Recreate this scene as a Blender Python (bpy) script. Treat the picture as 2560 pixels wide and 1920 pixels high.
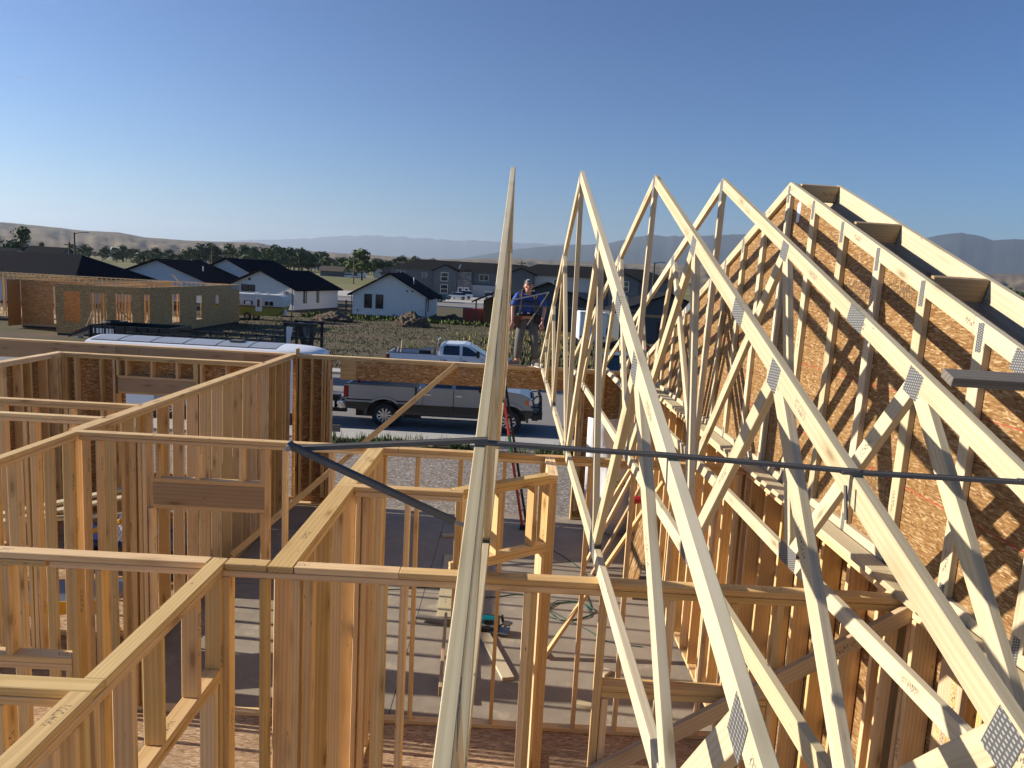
import bpy, bmesh, math, random
import numpy as np
from mathutils import Vector, Matrix, Quaternion
random.seed(7)
S = bpy.context.scene
for o in list(bpy.data.objects): bpy.data.objects.remove(o)
C = S.collection
R = math.radians
# ---------------------------------------------------------------- camera
# z = 0 is the top of the wall plates, y = distance in front of the viewer
cam = bpy.data.cameras.new('camera'); co = bpy.data.objects.new('camera', cam); C.objects.link(co)
cam.sensor_width = 36; cam.lens = 26.62; cam.clip_start = .05; cam.clip_end = 90000
def cam_axes(p, r, y):
    f = Vector((math.sin(y)*math.cos(p), math.cos(y)*math.cos(p), -math.sin(p)))
    rt = Vector((math.cos(y), -math.sin(y), 0)); up = rt.cross(f)
    return math.cos(r)*rt+math.sin(r)*up, -math.sin(r)*rt+math.cos(r)*up, f
a, b, f = cam_axes(.1415, .0542, .0039)
m = Matrix((a, b, -f)).transposed().to_4x4(); m.translation = (0, 0, 1.6512)
co.matrix_world = m; S.camera = co
# ---------------------------------------------------------------- light
SUN = Vector((-1, .0885, .39)).normalized()      # towards the sun
W = bpy.data.worlds.new('World'); S.world = W; W.use_nodes = True
wn = W.node_tree; sky = wn.nodes.new('ShaderNodeTexSky'); sky.sky_type = 'NISHITA'; sky.sun_disc = False
sky.sun_elevation = math.asin(SUN.z); sky.sun_rotation = math.atan2(SUN.x, SUN.y)
sky.altitude = 1100; sky.air_density = 1.25; sky.dust_density = .25; sky.ozone_density = 7
gm = wn.nodes.new('ShaderNodeGamma'); gm.inputs[1].default_value = 1.34; wn.links.new(sky.outputs[0], gm.inputs[0])
mu = wn.nodes.new('ShaderNodeMix'); mu.data_type = 'RGBA'; mu.blend_type = 'MULTIPLY'; mu.inputs[0].default_value = 1; mu.inputs[7].default_value = (.60, .57, .56, 1)
wn.links.new(gm.outputs[0], mu.inputs[6]); wn.links.new(mu.outputs[2], wn.nodes['Background'].inputs[0]); wn.nodes['Background'].inputs[1].default_value = .066
sl = bpy.data.lights.new('sun', 'SUN'); sl.energy = 5; sl.angle = R(.55); sl.color = (1, .90, .76)
so = bpy.data.objects.new('sun', sl); C.objects.link(so); so.rotation_mode = 'QUATERNION'
so.rotation_quaternion = (-SUN).to_track_quat('-Z', 'Y')
S.view_settings.view_transform = 'Standard'; S.view_settings.look = 'None'; S.view_settings.exposure = .88
S.view_settings.gamma = 1
S.render.engine = 'CYCLES'; S.cycles.max_bounces = 6; S.cycles.diffuse_bounces = 4; S.cycles.transparent_max_bounces = 12
# ---------------------------------------------------------------- materials
MATS = {}
class NT:
    def __init__(s, name):
        s.m = bpy.data.materials.new(name); s.m.use_nodes = True; s.t = s.m.node_tree; s.b = s.t.nodes['Principled BSDF']; MATS[name] = s.m
    def n(s, typ, **kw):
        nd = s.t.nodes.new('ShaderNode'+typ)
        for k, v in kw.items():
            if k.startswith('i_'): nd.inputs[k[2:].replace('_', ' ')].default_value = v
            else: setattr(nd, k, v)
        return nd
    def l(s, a, b): s.t.links.new(a, b)
    def ramp(s, fac, stops, mode='LINEAR'):
        r = s.n('ValToRGB'); r.color_ramp.interpolation = mode
        e = r.color_ramp.elements
        while len(e) < len(stops): e.new(.5)
        for i, (p, c) in enumerate(stops): e[i].position = p; e[i].color = (c[0], c[1], c[2], 1)
        s.l(fac, r.inputs[0]); return r.outputs[0]
    def mix(s, fac, A, B, mode='MIX'):
        x = s.n('Mix', data_type='RGBA', blend_type=mode)
        for v, k in ((fac, 0), (A, 6), (B, 7)):
            if hasattr(v, 'is_output'): s.l(v, x.inputs[k])
            elif k == 0: x.inputs[0].default_value = v
            else: x.inputs[k].default_value = (*v[:3], 1)
        return x.outputs[2]
    def math(s, op, A, B=None, C_=None):
        x = s.n('Math', operation=op)
        for i, v in enumerate((A, B, C_)):
            if v is None: continue
            if hasattr(v, 'is_output'): s.l(v, x.inputs[i])
            else: x.inputs[i].default_value = v
        return x.outputs[0]
    def coord(s, scale=(1, 1, 1), kind='Object', rot=(0, 0, 0), rnd=0):
        tc = s.n('TexCoord'); v = tc.outputs[kind]
        if rnd:
            oi = s.n('ObjectInfo'); k = s.n('VectorMath', operation='SCALE'); cx = s.n('CombineXYZ')
            s.l(oi.outputs['Random'], cx.inputs[0])
            s.l(s.math('FRACT', s.math('MULTIPLY', oi.outputs['Random'], 17.3)), cx.inputs[1])
            s.l(s.math('FRACT', s.math('MULTIPLY', oi.outputs['Random'], 91.7)), cx.inputs[2])
            s.l(cx.outputs[0], k.inputs[0]); k.inputs['Scale'].default_value = rnd
            ad = s.n('VectorMath', operation='ADD'); s.l(v, ad.inputs[0]); s.l(k.outputs[0], ad.inputs[1]); v = ad.outputs[0]
        mp = s.n('Mapping'); mp.inputs['Scale'].default_value = scale; mp.inputs['Rotation'].default_value = rot
        s.l(v, mp.inputs[0]); return mp.outputs[0]
    def noise(s, vec, scale=1, detail=4, rough=.55, dist=0):
        x = s.n('TexNoise'); s.l(vec, x.inputs['Vector']); x.inputs['Scale'].default_value = scale; x.inputs['Detail'].default_value = detail
        x.inputs['Roughness'].default_value = rough; x.inputs['Distortion'].default_value = dist; return x.outputs['Fac']
    def vor(s, vec, scale=1, feat='F1', rnd=1):
        x = s.n('TexVoronoi', feature=feat); s.l(vec, x.inputs['Vector']); x.inputs['Scale'].default_value = scale
        x.inputs['Randomness'].default_value = rnd; return x
    def bump(s, h, strength=.3, dist=.01):
        x = s.n('Bump'); s.l(h, x.inputs['Height']); x.inputs['Strength'].default_value = strength; x.inputs['Distance'].default_value = dist
        s.l(x.outputs[0], s.b.inputs['Normal'])
    def out(s, col=None, rough=.6, metal=0, spec=.5):
        if col is not None:
            if hasattr(col, 'is_output'): s.l(col, s.b.inputs['Base Color'])
            else: s.b.inputs['Base Color'].default_value = (*col[:3], 1)
        if hasattr(rough, 'is_output'): s.l(rough, s.b.inputs['Roughness'])
        else: s.b.inputs['Roughness'].default_value = rough
        s.b.inputs['Metallic'].default_value = metal; s.b.inputs['Specular IOR Level'].default_value = spec
        return s.m
def wood(name, light, mid, dark, knot, tint=.22, rough=.7, huevar=.006):
    t = NT(name); v = t.coord(rnd=40)
    g = t.n('Mapping'); g.inputs['Scale'].default_value = (.55, 9, 9); t.l(v, g.inputs[0])
    # growth rings: distorted distance from the pith line
    dn = t.noise(g.outputs[0], 1.0, 3, .5)
    w = t.n('TexWave', wave_type='RINGS', rings_direction='X'); t.l(g.outputs[0], w.inputs['Vector'])
    w.inputs['Scale'].default_value = 1.7; w.inputs['Distortion'].default_value = 5.5; w.inputs['Detail'].default_value = 3; w.inputs['Detail Scale'].default_value = .8
    fib = t.n('Mapping'); fib.inputs['Scale'].default_value = (3, 130, 130); t.l(v, fib.inputs[0])
    fn = t.noise(fib.outputs[0], 1, 2, .6)
    c = t.ramp(w.outputs['Fac'], [(0, light), (.6, mid), (.92, tuple(.45*x+.55*y for x, y in zip(mid, dark))), (1, mid)])
    c = t.mix(t.math('MULTIPLY', dn, .55), c, mid)
    c = t.mix(t.math('MULTIPLY', fn, .22), c, dark)
    # knots
    km = t.n('Mapping'); km.inputs['Scale'].default_value = (1.9, 7, 7); t.l(v, km.inputs[0])
    kv = t.vor(km.outputs[0], 1.25)
    sel = t.math('GREATER_THAN', t.n('SeparateColor').outputs[0], 2)
    sc = t.n('SeparateColor'); t.l(kv.outputs['Color'], sc.inputs[0]); sel = t.math('GREATER_THAN', sc.outputs[0], .36)
    kd = t.ramp(kv.outputs['Distance'], [(.0, (1, 1, 1)), (.085, (.9, .9, .9)), (.13, (.25, .25, .25)), (.24, (0, 0, 0))])
    c = t.mix(t.math('MULTIPLY', kd, sel), c, knot)
    halo = t.ramp(kv.outputs['Distance'], [(.10, (.55, .55, .55)), (.40, (0, 0, 0))]); c = t.mix(t.math('MULTIPLY', halo, sel), c, dark)
    # stains along the board
    st = t.n('Mapping'); st.inputs['Scale'].default_value = (.8, 3, 3); t.l(v, st.inputs[0])
    sn = t.noise(st.outputs[0], 1.3, 4, .6)
    c = t.mix(t.ramp(sn, [(.35, (0, 0, 0)), (.75, (.45, .45, .45))]), c, dark)
    # nail heads with dark streaks along the grain
    nm_ = t.n('Mapping'); nm_.inputs['Scale'].default_value = (2.2, 8, 8); t.l(v, nm_.inputs[0]); nv = t.vor(nm_.outputs[0], 2.6); nc = t.n('SeparateColor'); t.l(nv.outputs['Color'], nc.inputs[0])
    nk = t.math('MULTIPLY', t.ramp(nv.outputs['Distance'], [(.0, (1, 1, 1)), (.035, (.9, .9, .9)), (.06, (.3, .3, .3)), (.14, (0, 0, 0))]), t.math('GREATER_THAN', nc.outputs[0], .66)); c = t.mix(nk, c, (.045, .04, .045))
    # mill stamps: a short row of ink dashes every couple of metres
    xs = t.n('SeparateXYZ'); t.l(v, xs.inputs[0]); tcx = t.n('TexCoord'); lo = t.n('SeparateXYZ'); t.l(tcx.outputs['Object'], lo.inputs[0])
    band = t.math('LESS_THAN', t.math('FRACT', t.math('DIVIDE', xs.outputs[0], 1.55)), .085); bw = t.math('LESS_THAN', t.math('ABSOLUTE', lo.outputs[1]), .018)
    im = t.n('Mapping'); im.inputs['Scale'].default_value = (150, 60, 0); t.l(v, im.inputs[0]); ink = t.math('GREATER_THAN', t.noise(im.outputs[0], 1, 2), .54)
    c = t.mix(t.math('MULTIPLY', t.math('MULTIPLY', band, bw), t.math('MULTIPLY', ink, .75)), c, (.05, .045, .05))
    oi = t.n('ObjectInfo'); hs = t.n('HueSaturation'); t.l(c, hs.inputs['Color'])
    r1 = t.math('FRACT', t.math('MULTIPLY', oi.outputs['Random'], 57.1)); r2 = t.math('FRACT', t.math('MULTIPLY', oi.outputs['Random'], 23.9))
    t.l(t.math('MULTIPLY_ADD', r1, tint*1.8, 1-tint*1.1), hs.inputs['Value'])
    t.l(t.math('MULTIPLY_ADD', r2, huevar*2, .5-huevar), hs.inputs['Hue']); t.l(t.math('MULTIPLY_ADD', r1, -.2, 1.1), hs.inputs['Saturation'])
    t.bump(fn, .12, .002)
    t.out(hs.outputs[0], rough, spec=.25); return t.m
wood('fir', (.88, .65, .35), (.80, .56, .275), (.50, .31, .13), (.11, .05, .02), .15, huevar=.006)
wood('spruce', (.66, .58, .41), (.60, .515, .345), (.42, .335, .20), (.10, .05, .025), .10)
wood('weathered', (.27, .245, .215), (.215, .19, .165), (.12, .10, .085), (.06, .045, .035), .1)
wood('plank', (.56, .43, .26), (.50, .36, .21), (.34, .22, .12), (.12, .06, .03), .2)
def osb(name, cols, flake=14, dirt=0, ax=0, stamp=False):
    t = NT(name); v = t.coord(kind='Object')
    base = None; n0 = t.noise(v, 22, 2)
    for i, ang in enumerate((0.2, .85, 1.5, 2.15, 2.8)):
        mp = t.n('Mapping'); mp.inputs['Rotation'].default_value = ((ang, 0, 0), (0, ang, 0), (0, 0, ang))[ax]; mp.inputs['Scale'].default_value = ((.3, .8, 4.2), (.8, .3, 4.2), (.8, 4.2, .3))[ax]; mp.inputs['Location'].default_value = (i*3.1, i*7.7, i*1.3)
        dv = t.n('VectorMath', operation='ADD'); t.l(v, dv.inputs[0])
        nn = t.n('TexNoise'); t.l(v, nn.inputs['Vector']); nn.inputs['Scale'].default_value = 9
        k = t.n('VectorMath', operation='SCALE'); t.l(nn.outputs['Color'], k.inputs[0]); k.inputs['Scale'].default_value = .015; t.l(k.outputs[0], dv.inputs[1])
        t.l(dv.outputs[0], mp.inputs[0])
        vo = t.vor(mp.outputs[0], flake); sc = t.n('SeparateColor'); t.l(vo.outputs['Color'], sc.inputs[0])
        c = t.ramp(sc.outputs[0], [(0, cols[0]), (.35, cols[1]), (.72, cols[2]), (1, cols[3])])
        if base is None: base = c; hgt = sc.outputs[1]
        else:
            ms = t.math('GREATER_THAN', sc.outputs[2], .55); base = t.mix(ms, base, c)
    if dirt: base = t.mix(t.ramp(t.noise(v, .9, 5), [(.4, (0, 0, 0)), (.7, (dirt,)*3)]), base, (.16, .13, .10))
    if stamp:
        sp = t.n('SeparateXYZ'); t.l(v, sp.inputs[0]); zz = t.math('ADD', sp.outputs[2], t.math('MULTIPLY', sp.outputs[1], .0))
        bd = t.math('LESS_THAN', t.math('ABSOLUTE', t.math('SUBTRACT', t.math('FRACT', t.math('DIVIDE', t.math('ADD', zz, .14), 1.22)), .5)), .05)
        by = t.math('LESS_THAN', t.math('FRACT', t.math('DIVIDE', sp.outputs[1], 2.44)), .55)
        im = t.n('Mapping'); im.inputs['Scale'].default_value = (0, 60, 28); t.l(v, im.inputs[0]); ik = t.math('GREATER_THAN', t.noise(im.outputs[0], 1, 1), .50)
        base = t.mix(t.math('MULTIPLY', t.math('MULTIPLY', bd, by), t.math('MULTIPLY', ik, .55)), base, (.04, .03, .02))
    t.bump(hgt, .25, .003); t.out(base, .6, spec=.3); return t.m
OC = [(.15, .068, .02), (.235, .125, .042), (.285, .165, .065), (.45, .33, .18)]
osb('osb', OC, 30); osb('osb_stamped', OC, 30, 0, 0, True); osb('osb_x', [tuple(min(1, k*1.55) for k in c_) for c_ in OC], 20, 0, 1)
GC = [(.34, .16, .05), (.48, .25, .09), (.55, .31, .12), (.66, .44, .21)]
osb('osb_grey', GC, 7, 0, 1); osb('osb_grey_side', GC, 7)
osb('osb_floor', [(.22, .12, .06), (.40, .26, .15), (.50, .34, .20), (.68, .52, .34)], 22, .55, 2)
def simple(name, col, rough=.6, metal=0, var=.0, scale=6, spec=.5, bump=0):
    t = NT(name)
    if var:
        n = t.noise(t.coord(), scale, 5); c = t.mix(n, tuple(x*(1-var) for x in col), tuple(min(1, x*(1+var)) for x in col))
        if bump: t.bump(n, bump, .02)
        return t.out(c, rough, metal, spec)
    return t.out(col, rough, metal, spec)
def concrete(name, c0, c1, joints=None):
    t = NT(name); v = t.coord(); n = t.noise(v, 1.2, 8, .65); f = t.noise(v, 60, 3)
    c = t.mix(n, c0, c1); c = t.mix(t.math('MULTIPLY', f, .25), c, c0)
    st = t.ramp(t.noise(v, .5, 6, .7), [(.46, (0, 0, 0)), (.66, (.55, .55, .55))]); c = t.mix(st, c, tuple(x*.6 for x in c0)); sd = t.ramp(t.noise(v, 2.2, 7, .75), [(.56, (0, 0, 0)), (.66, (.5, .5, .5))]); c = t.mix(sd, c, (.52, .44, .32) if name == 'slab' else c0)
    t.bump(f, .1, .003); t.out(c, .8, spec=.3)
concrete('slab', (.265, .222, .17), (.40, .345, .275))
concrete('concrete', (.42, .40, .36), (.55, .53, .48))
concrete('kerb', (.45, .43, .39), (.58, .56, .51))
def asphalt():
    t = NT('asphalt'); v = t.coord(); c = t.mix(t.noise(v, .25, 6, .7), (.165, .155, .15), (.24, .228, .215))
    c = t.mix(t.ramp(t.noise(v, 90, 2), [(.35, (0, 0, 0)), (.75, (.5, .5, .5))]), c, (.32, .30, .28))
    mp = t.n('Mapping'); mp.inputs['Scale'].default_value = (.12, 1.3, 1); t.l(v, mp.inputs[0])
    c = t.mix(t.ramp(t.noise(mp.outputs[0], 1, 4), [(.55, (0, 0, 0)), (.6, (.35,)*3), (.66, (0, 0, 0))]), c, (.34, .32, .29))
    t.bump(t.noise(v, 80, 2), .3, .004); t.out(c, .85, spec=.3)
asphalt()
def gravel():
    t = NT('gravel'); v = t.coord(); vo = t.vor(v, 26); sc = t.n('SeparateColor'); t.l(vo.outputs['Color'], sc.inputs[0])
    st = t.ramp(sc.outputs[0], [(0, (.14, .12, .10)), (.5, (.27, .24, .205)), (1, (.50, .46, .41))])
    d = t.mix(t.noise(v, 14, 4), (.15, .115, .085), (.27, .215, .165))
    k = t.ramp(t.noise(v, .45, 3), [(.42, (0, 0, 0)), (.58, (1, 1, 1))]); g2 = t.math('GREATER_THAN', sc.outputs[1], .62)
    c = t.mix(t.math('MAXIMUM', t.math('MULTIPLY', g2, .75), k), d, st)
    t.bump(t.math('ADD', vo.outputs['Distance'], t.noise(v, 30, 4)), .8, .025); t.out(c, .9, spec=.2)
gravel()
simple('metal_plate', (.46, .47, .48), .45, .85)
simple('galv', (.30, .32, .35), .42, .8, .15, 5)
simple('brace_steel', (.115, .108, .10), .6, .1, .2, 5)
simple('white_wrap', (.74, .76, .80), .55, 0, .06, 3)
simple('black', (.012, .012, .013), .45); simple('rubber', (.02, .02, .02), .8)
def plate_mat():
    t = NT('nail_plate'); v = t.coord(); sp = t.n('SeparateXYZ'); t.l(v, sp.inputs[0])
    P = .0165
    fx = t.math('FRACT', t.math('DIVIDE', sp.outputs[0], P)); row = t.math('FLOOR', t.math('DIVIDE', sp.outputs[0], P))
    fy = t.math('FRACT', t.math('ADD', t.math('DIVIDE', sp.outputs[1], P*.8), t.math('MULTIPLY', t.math('MODULO', row, 2), .5)))
    a_ = t.math('MULTIPLY', t.math('LESS_THAN', t.math('ABSOLUTE', t.math('SUBTRACT', fx, .5)), .30), t.math('LESS_THAN', t.math('ABSOLUTE', t.math('SUBTRACT', fy, .5)), .20))
    c = t.mix(a_, (.12, .125, .13), (.42, .42, .40)); t.out(c, .5, .35)
plate_mat()
simple('leather', (.12, .05, .03), .7); simple('chalk_red', (.45, .02, .02), .8)
# ---------------------------------------------------------------- object helpers
def tag(o, label=None, cat=None, group=None, kind=None):
    if label: o['label'] = label
    if cat: o['category'] = cat
    if group: o['group'] = group
    if kind: o['kind'] = kind
    return o
def thing(name, label, cat, loc=(0, 0, 0), group=None, rot=None):
    o = bpy.data.objects.new(name, None); C.objects.link(o); o.location = loc; o.empty_display_size = .1
    if rot: o.rotation_euler = rot
    return tag(o, label, cat, group)
def mk(name, verts, faces, mat, parent=None, smooth=False, loc=None):
    me = bpy.data.meshes.new(name); me.from_pydata([tuple(v) for v in verts], [], faces); me.update()
    if mat: me.materials.append(MATS[mat] if isinstance(mat, str) else mat)
    if smooth: me.polygons.foreach_set('use_smooth', [True]*len(me.polygons))
    o = bpy.data.objects.new(name, me); C.objects.link(o)
    if parent: o.parent = parent
    if loc: o.location = loc
    return o
class MB:
    """collects shapes for ONE mesh"""
    def __init__(s): s.v = []; s.f = []; s.m = []; s.cur = 0
    def add(s, vs, fs):
        n = len(s.v); s.v += [tuple(x) for x in vs]; s.f += [tuple(i+n for i in f_) for f_ in fs]; s.m += [s.cur]*len(fs); return s
    def box(s, lo, hi):
        x0, y0, z0 = lo; x1, y1, z1 = hi
        return s.add([(x0, y0, z0), (x1, y0, z0), (x1, y1, z0), (x0, y1, z0), (x0, y0, z1), (x1, y0, z1), (x1, y1, z1), (x0, y1, z1)],
                     [(0, 3, 2, 1), (4, 5, 6, 7), (0, 1, 5, 4), (1, 2, 6, 5), (2, 3, 7, 6), (3, 0, 4, 7)])
    def tube(s, pts, r, n=8, caps=True):
        pts = [Vector(p) for p in pts]; rr = r if isinstance(r, (list, tuple)) else [r]*len(pts)
        vs = []; fs = []; up = None
        for i, p in enumerate(pts):
            d = (pts[min(i+1, len(pts)-1)]-pts[max(i-1, 0)]).normalized()
            if up is None: up = d.orthogonal().normalized()
            up = (up-d*up.dot(d)).normalized(); sd = d.cross(up)
            for k in range(n):
                t = 2*math.pi*k/n; vs.append(p+(up*math.cos(t)+sd*math.sin(t))*rr[i])
        for i in range(len(pts)-1):
            for k in range(n): fs.append((i*n+k, i*n+(k+1) % n, (i+1)*n+(k+1) % n, (i+1)*n+k))
        if caps: fs += [tuple(reversed(range(n))), tuple((len(pts)-1)*n+k for k in range(n))]
        return s.add(vs, fs)
    def prism(s, poly, axis, a0, a1):
        """poly: 2D outline; extruded along axis (0 x,1 y,2 z) from a0 to a1"""
        def P(u, v, w): return {0: (w, u, v), 1: (u, w, v), 2: (u, v, w)}[axis]
        n = len(poly); vs = [P(u, v, a0) for u, v in poly]+[P(u, v, a1) for u, v in poly]
        fs = [tuple(reversed(range(n))), tuple(range(n, 2*n))]+[(i, (i+1) % n, n+(i+1) % n, n+i) for i in range(n)]
        return s.add(vs, fs)
    def ell(s, c, r, seg=12, rings=8, rot=None):
        vs = []; fs = []
        for i in range(rings+1):
            t = math.pi*i/rings
            for k in range(seg):
                p = 2*math.pi*k/seg; v = Vector((r[0]*math.sin(t)*math.cos(p), r[1]*math.sin(t)*math.sin(p), r[2]*math.cos(t)))
                if rot: v = rot @ v
                vs.append(v+Vector(c))
        for i in range(rings):
            for k in range(seg): fs.append((i*seg+k, (i+1)*seg+k, (i+1)*seg+(k+1) % seg, i*seg+(k+1) % seg))
        return s.add(vs, fs)
    def build(s, name, mat, parent=None, smooth=False, loc=None, bevel=0, sub=0, fixn=True):
        mats = mat if isinstance(mat, (list, tuple)) else [mat]
        o = mk(name, s.v, s.f, mats[0], parent, smooth, loc); me = o.data
        for x in mats[1:]: me.materials.append(MATS[x])
        if len(mats) > 1: me.polygons.foreach_set('material_index', s.m)
        if bevel or fixn:
            bm = bmesh.new(); bm.from_mesh(me)
            if fixn: bmesh.ops.recalc_face_normals(bm, faces=bm.faces)
            if bevel:
                eds = [e for e in bm.edges if len(e.link_faces) == 2 and e.calc_face_angle(0) > .5]
                bmesh.ops.bevel(bm, geom=eds, offset=bevel, segments=2, affect='EDGES', clamp_overlap=True)
            bm.to_mesh(me); bm.free()
        if sub:
            md = o.modifiers.new('s', 'SUBSURF'); md.levels = sub; md.render_levels = sub
        return o
_bc = {}
def board_mesh(L, w, t, mat, ch=.0035):
    key = (round(L, 3), round(w, 4), round(t, 4), mat)
    if key in _bc: return _bc[key]
    me = bpy.data.meshes.new('board'); bm = bmesh.new(); bmesh.ops.create_cube(bm, size=1)
    for v in bm.verts: v.co = Vector((v.co.x*L, v.co.y*w, v.co.z*t))
    if ch: bmesh.ops.bevel(bm, geom=list(bm.edges), offset=ch, segments=1, affect='EDGES')
    bm.to_mesh(me); bm.free(); me.materials.append(MATS[mat]); _bc[key] = me; return me
def board(parent, name, lo, hi, mat='fir', j=0, ch=.0035):
    """axis aligned board between two corners; its own object, length along local x"""
    lo = Vector(lo); hi = Vector(hi); d = hi-lo; c = (lo+hi)/2
    ax = max(range(3), key=lambda i: d[i])
    if ax == 0: M = Matrix.Identity(3); dim = (d.x, d.y, d.z)
    elif ax == 1: M = Matrix(((0, 1, 0), (1, 0, 0), (0, 0, -1))).transposed(); dim = (d.y, d.x, d.z)
    else: M = Matrix(((0, 0, 1), (0, 1, 0), (-1, 0, 0))).transposed(); dim = (d.z, d.y, d.x)
    o = bpy.data.objects.new(name, board_mesh(*dim, mat, ch)); C.objects.link(o)
    if parent: o.parent = parent; c = c-Vector(parent.location)
    if j: M = M @ (Matrix.Rotation(random.uniform(-j, j), 3, 'Y') @ Matrix.Rotation(random.uniform(-j, j), 3, 'Z'))
    mm = M.to_4x4(); mm.translation = c; o.matrix_local = mm; return o
def beam(parent, name, p0, p1, w, t, wdir, mat='fir', ch=.0025):
    """board from p0 to p1 with its width along wdir"""
    p0 = Vector(p0); p1 = Vector(p1); x = (p1-p0).normalized(); y = Vector(wdir); y = (y-x*y.dot(x)).normalized(); zz = x.cross(y)
    M = Matrix((x, y, zz)).transposed().to_4x4(); c = (p0+p1)/2
    if parent: c = c-Vector(parent.location)
    M.translation = c
    o = bpy.data.objects.new(name, board_mesh((p1-p0).length, w, t, mat, ch)); C.objects.link(o)
    if parent: o.parent = parent
    o.matrix_local = M; return o
# ---------------------------------------------------------------- stud walls
PT = .0381; FL = -2.77
def wall(label, axis, c0, c1, a0, a1, studs, zb=FL, bottom=True, segs=None, lower=None, jit=.004, group='stud walls of the house frame', top=0.0, name='stud_partition'):
    """axis 'x': wall runs along x between a0,a1 and occupies y c0..c1"""
    org = ((a0+a1)/2, (c0+c1)/2, zb) if axis == 'x' else ((c0+c1)/2, (a0+a1)/2, zb)
    w = thing(name, label, 'wall frame', org, group)
    def B(nm, s0, s1, z0, z1, j=0, cc0=None, cc1=None, mat='fir'):
        k0 = c0 if cc0 is None else cc0; k1 = c1 if cc1 is None else cc1
        lo, hi = ((s0, k0, z0), (s1, k1, z1)) if axis == 'x' else ((k0, s0, z0), (k1, s1, z1))
        return board(w, nm, lo, hi, mat, j)
    w_ = w
    for s0, s1 in (segs or [(a0, a1)]): B('top_plate', s0, s1-.002, top-PT+.0006, top)
    for s0, s1 in (lower or [(a0, a1)]): B('top_plate', s0, s1-.002, top-2*PT, top-PT-.0022)
    if bottom: B('bottom_plate', a0, a1, zb, zb+PT)
    for st in studs:
        p = st[0]; z0 = st[1] if len(st) > 1 else zb+PT; z1 = st[2] if len(st) > 2 else top-2*PT
        B('stud' if z1-z0 > 1.5 else 'cripple_stud', p, p+PT, z0, z1-.0006, jit)
    return w_, B
def every(s, e, step=.4064): 
    r = []; x = s
    while x < e: r.append(x); x += step
    return r
ZB = FL+PT
# W0: near-left short wall
w, B = wall('nearest stud wall at the lower left corner, running left from the long plate', 'x', 2.687, 2.776, -4.0, -1.52, [(-3.9,), (-3.49,), (-3.08,), (-2.71,), (-2.30,), (-1.9,)], lower=[(-4., -1.61)])
# W1: long wall across the foreground
w, B = wall('long foreground stud wall crossing the whole picture under the trusses', 'x', 3.985, 4.074, -5.6, 2.26,
    [(-5.4,), (-4.99,), (-4.58,), (-4.17,), (-3.9,), (-3.47, -.605, None or -2*PT), (-2.745, -.605, -2*PT), (-2.407, ZB, -.68), (-2.367,), (-2.32+.09,), (-1.523,), (-1.335+.02,), (-1.24+.103,), (-1.062,), (-.658,), (-.545,), (.149,), (.182,),
     (.573,), (.613, ZB, -.68), (.955, -.60, -2*PT), (1.3, -.60, -2*PT), (1.515, ZB, -.68), (1.55,), (1.95,), (2.2,)],
    segs=[(-5.6, -1.612), (-1.515, -1.28), (-1.13, -.55), (-.55, 2.26)], lower=[(-5.6, -2.84), (-2.835, -2.5), (-2.48, .6), (.6, 2.26)])
B('header', -3.6, -2.372, -.643, -.605); B('header', -3.6, -2.372, -.6805, -.6435)
B('header', .613, 1.55, -.638, -.600); B('header', .613, 1.55, -.677, -.639)
# L3: plate running up from the lower left corner
w, B = wall('stud wall running from the lower left corner up to the long foreground wall, with a door opening', 'y', -1.608, -1.519, .6, 4.074,
    [(.9,), (1.3,), (1.7,), (2.1,), (2.42,), (2.55,), (2.62,), (2.70, ), (2.93, ZB, -.64), (2.985,), (3.245, -.60, -2*PT), (3.65, -.60, -2*PT), (3.88, ZB, -.64), (3.945,)], segs=[(.6, 2.686), (2.778, 4.07)], lower=[(.6, 3.984)])
B('header', 2.97, 3.945, -.64, -.602); B('header', 2.97, 3.945, -.678, -.641)
# L2: wide wall between long wall and second wall
w, B = wall('wide plated stud wall joining the foreground wall and the second wall, left of the trusses', 'y', -1.276, -1.136, 3.985, 6.91,
    [(4.09,), (4.16,), (4.45,), (4.85,), (5.26,), (5.66,), (5.72,), (6.07,), (6.47,), (6.86,)], segs=[(3.983, 5.594), (5.684, 6.91)], lower=[(4.08, 6.91)])
# W2
w, B = wall('second stud wall across the picture with a wide header opening at its left', 'x', 6.91, 7.0, -3.995, 2.26,
    [(-3.96,), (-3.83,), (-3.6,), (-3.50,), (-3.438,), (-3.395,), (-3.34, ZB, -.70), (-2.90, -.405, -2*PT), (-2.49, -.405, -2*PT), (-3.27, -.405, -2*PT), (-2.285, -.405, -2*PT), (-2.247,), (-2.285, ZB, -.70), (-2.08,), (-1.645,), (-1.25,), (-1.15,), (-.83,), (-.43,), (-.02,), (.34,), (.38,), (.79,), (1.20,), (1.6,), (2.0,), (2.2,)],
    segs=[(-4.084, -3.3), (-3.3, -1.0), (-1.0, 2.26)], lower=[(-3.99, -2.0), (-2.0, .9), (.9, 2.26)])
B('header', -3.30, -2.247, -.4435, -.405); B('header', -3.30, -2.247, -.659, -.444, cc0=6.912, cc1=6.95, mat='plank'); B('header', -3.30, -2.247, -.659, -.444, cc0=6.96, cc1=6.998, mat='plank'); B('header', -3.30, -2.247, -.698, -.6595)
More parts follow.
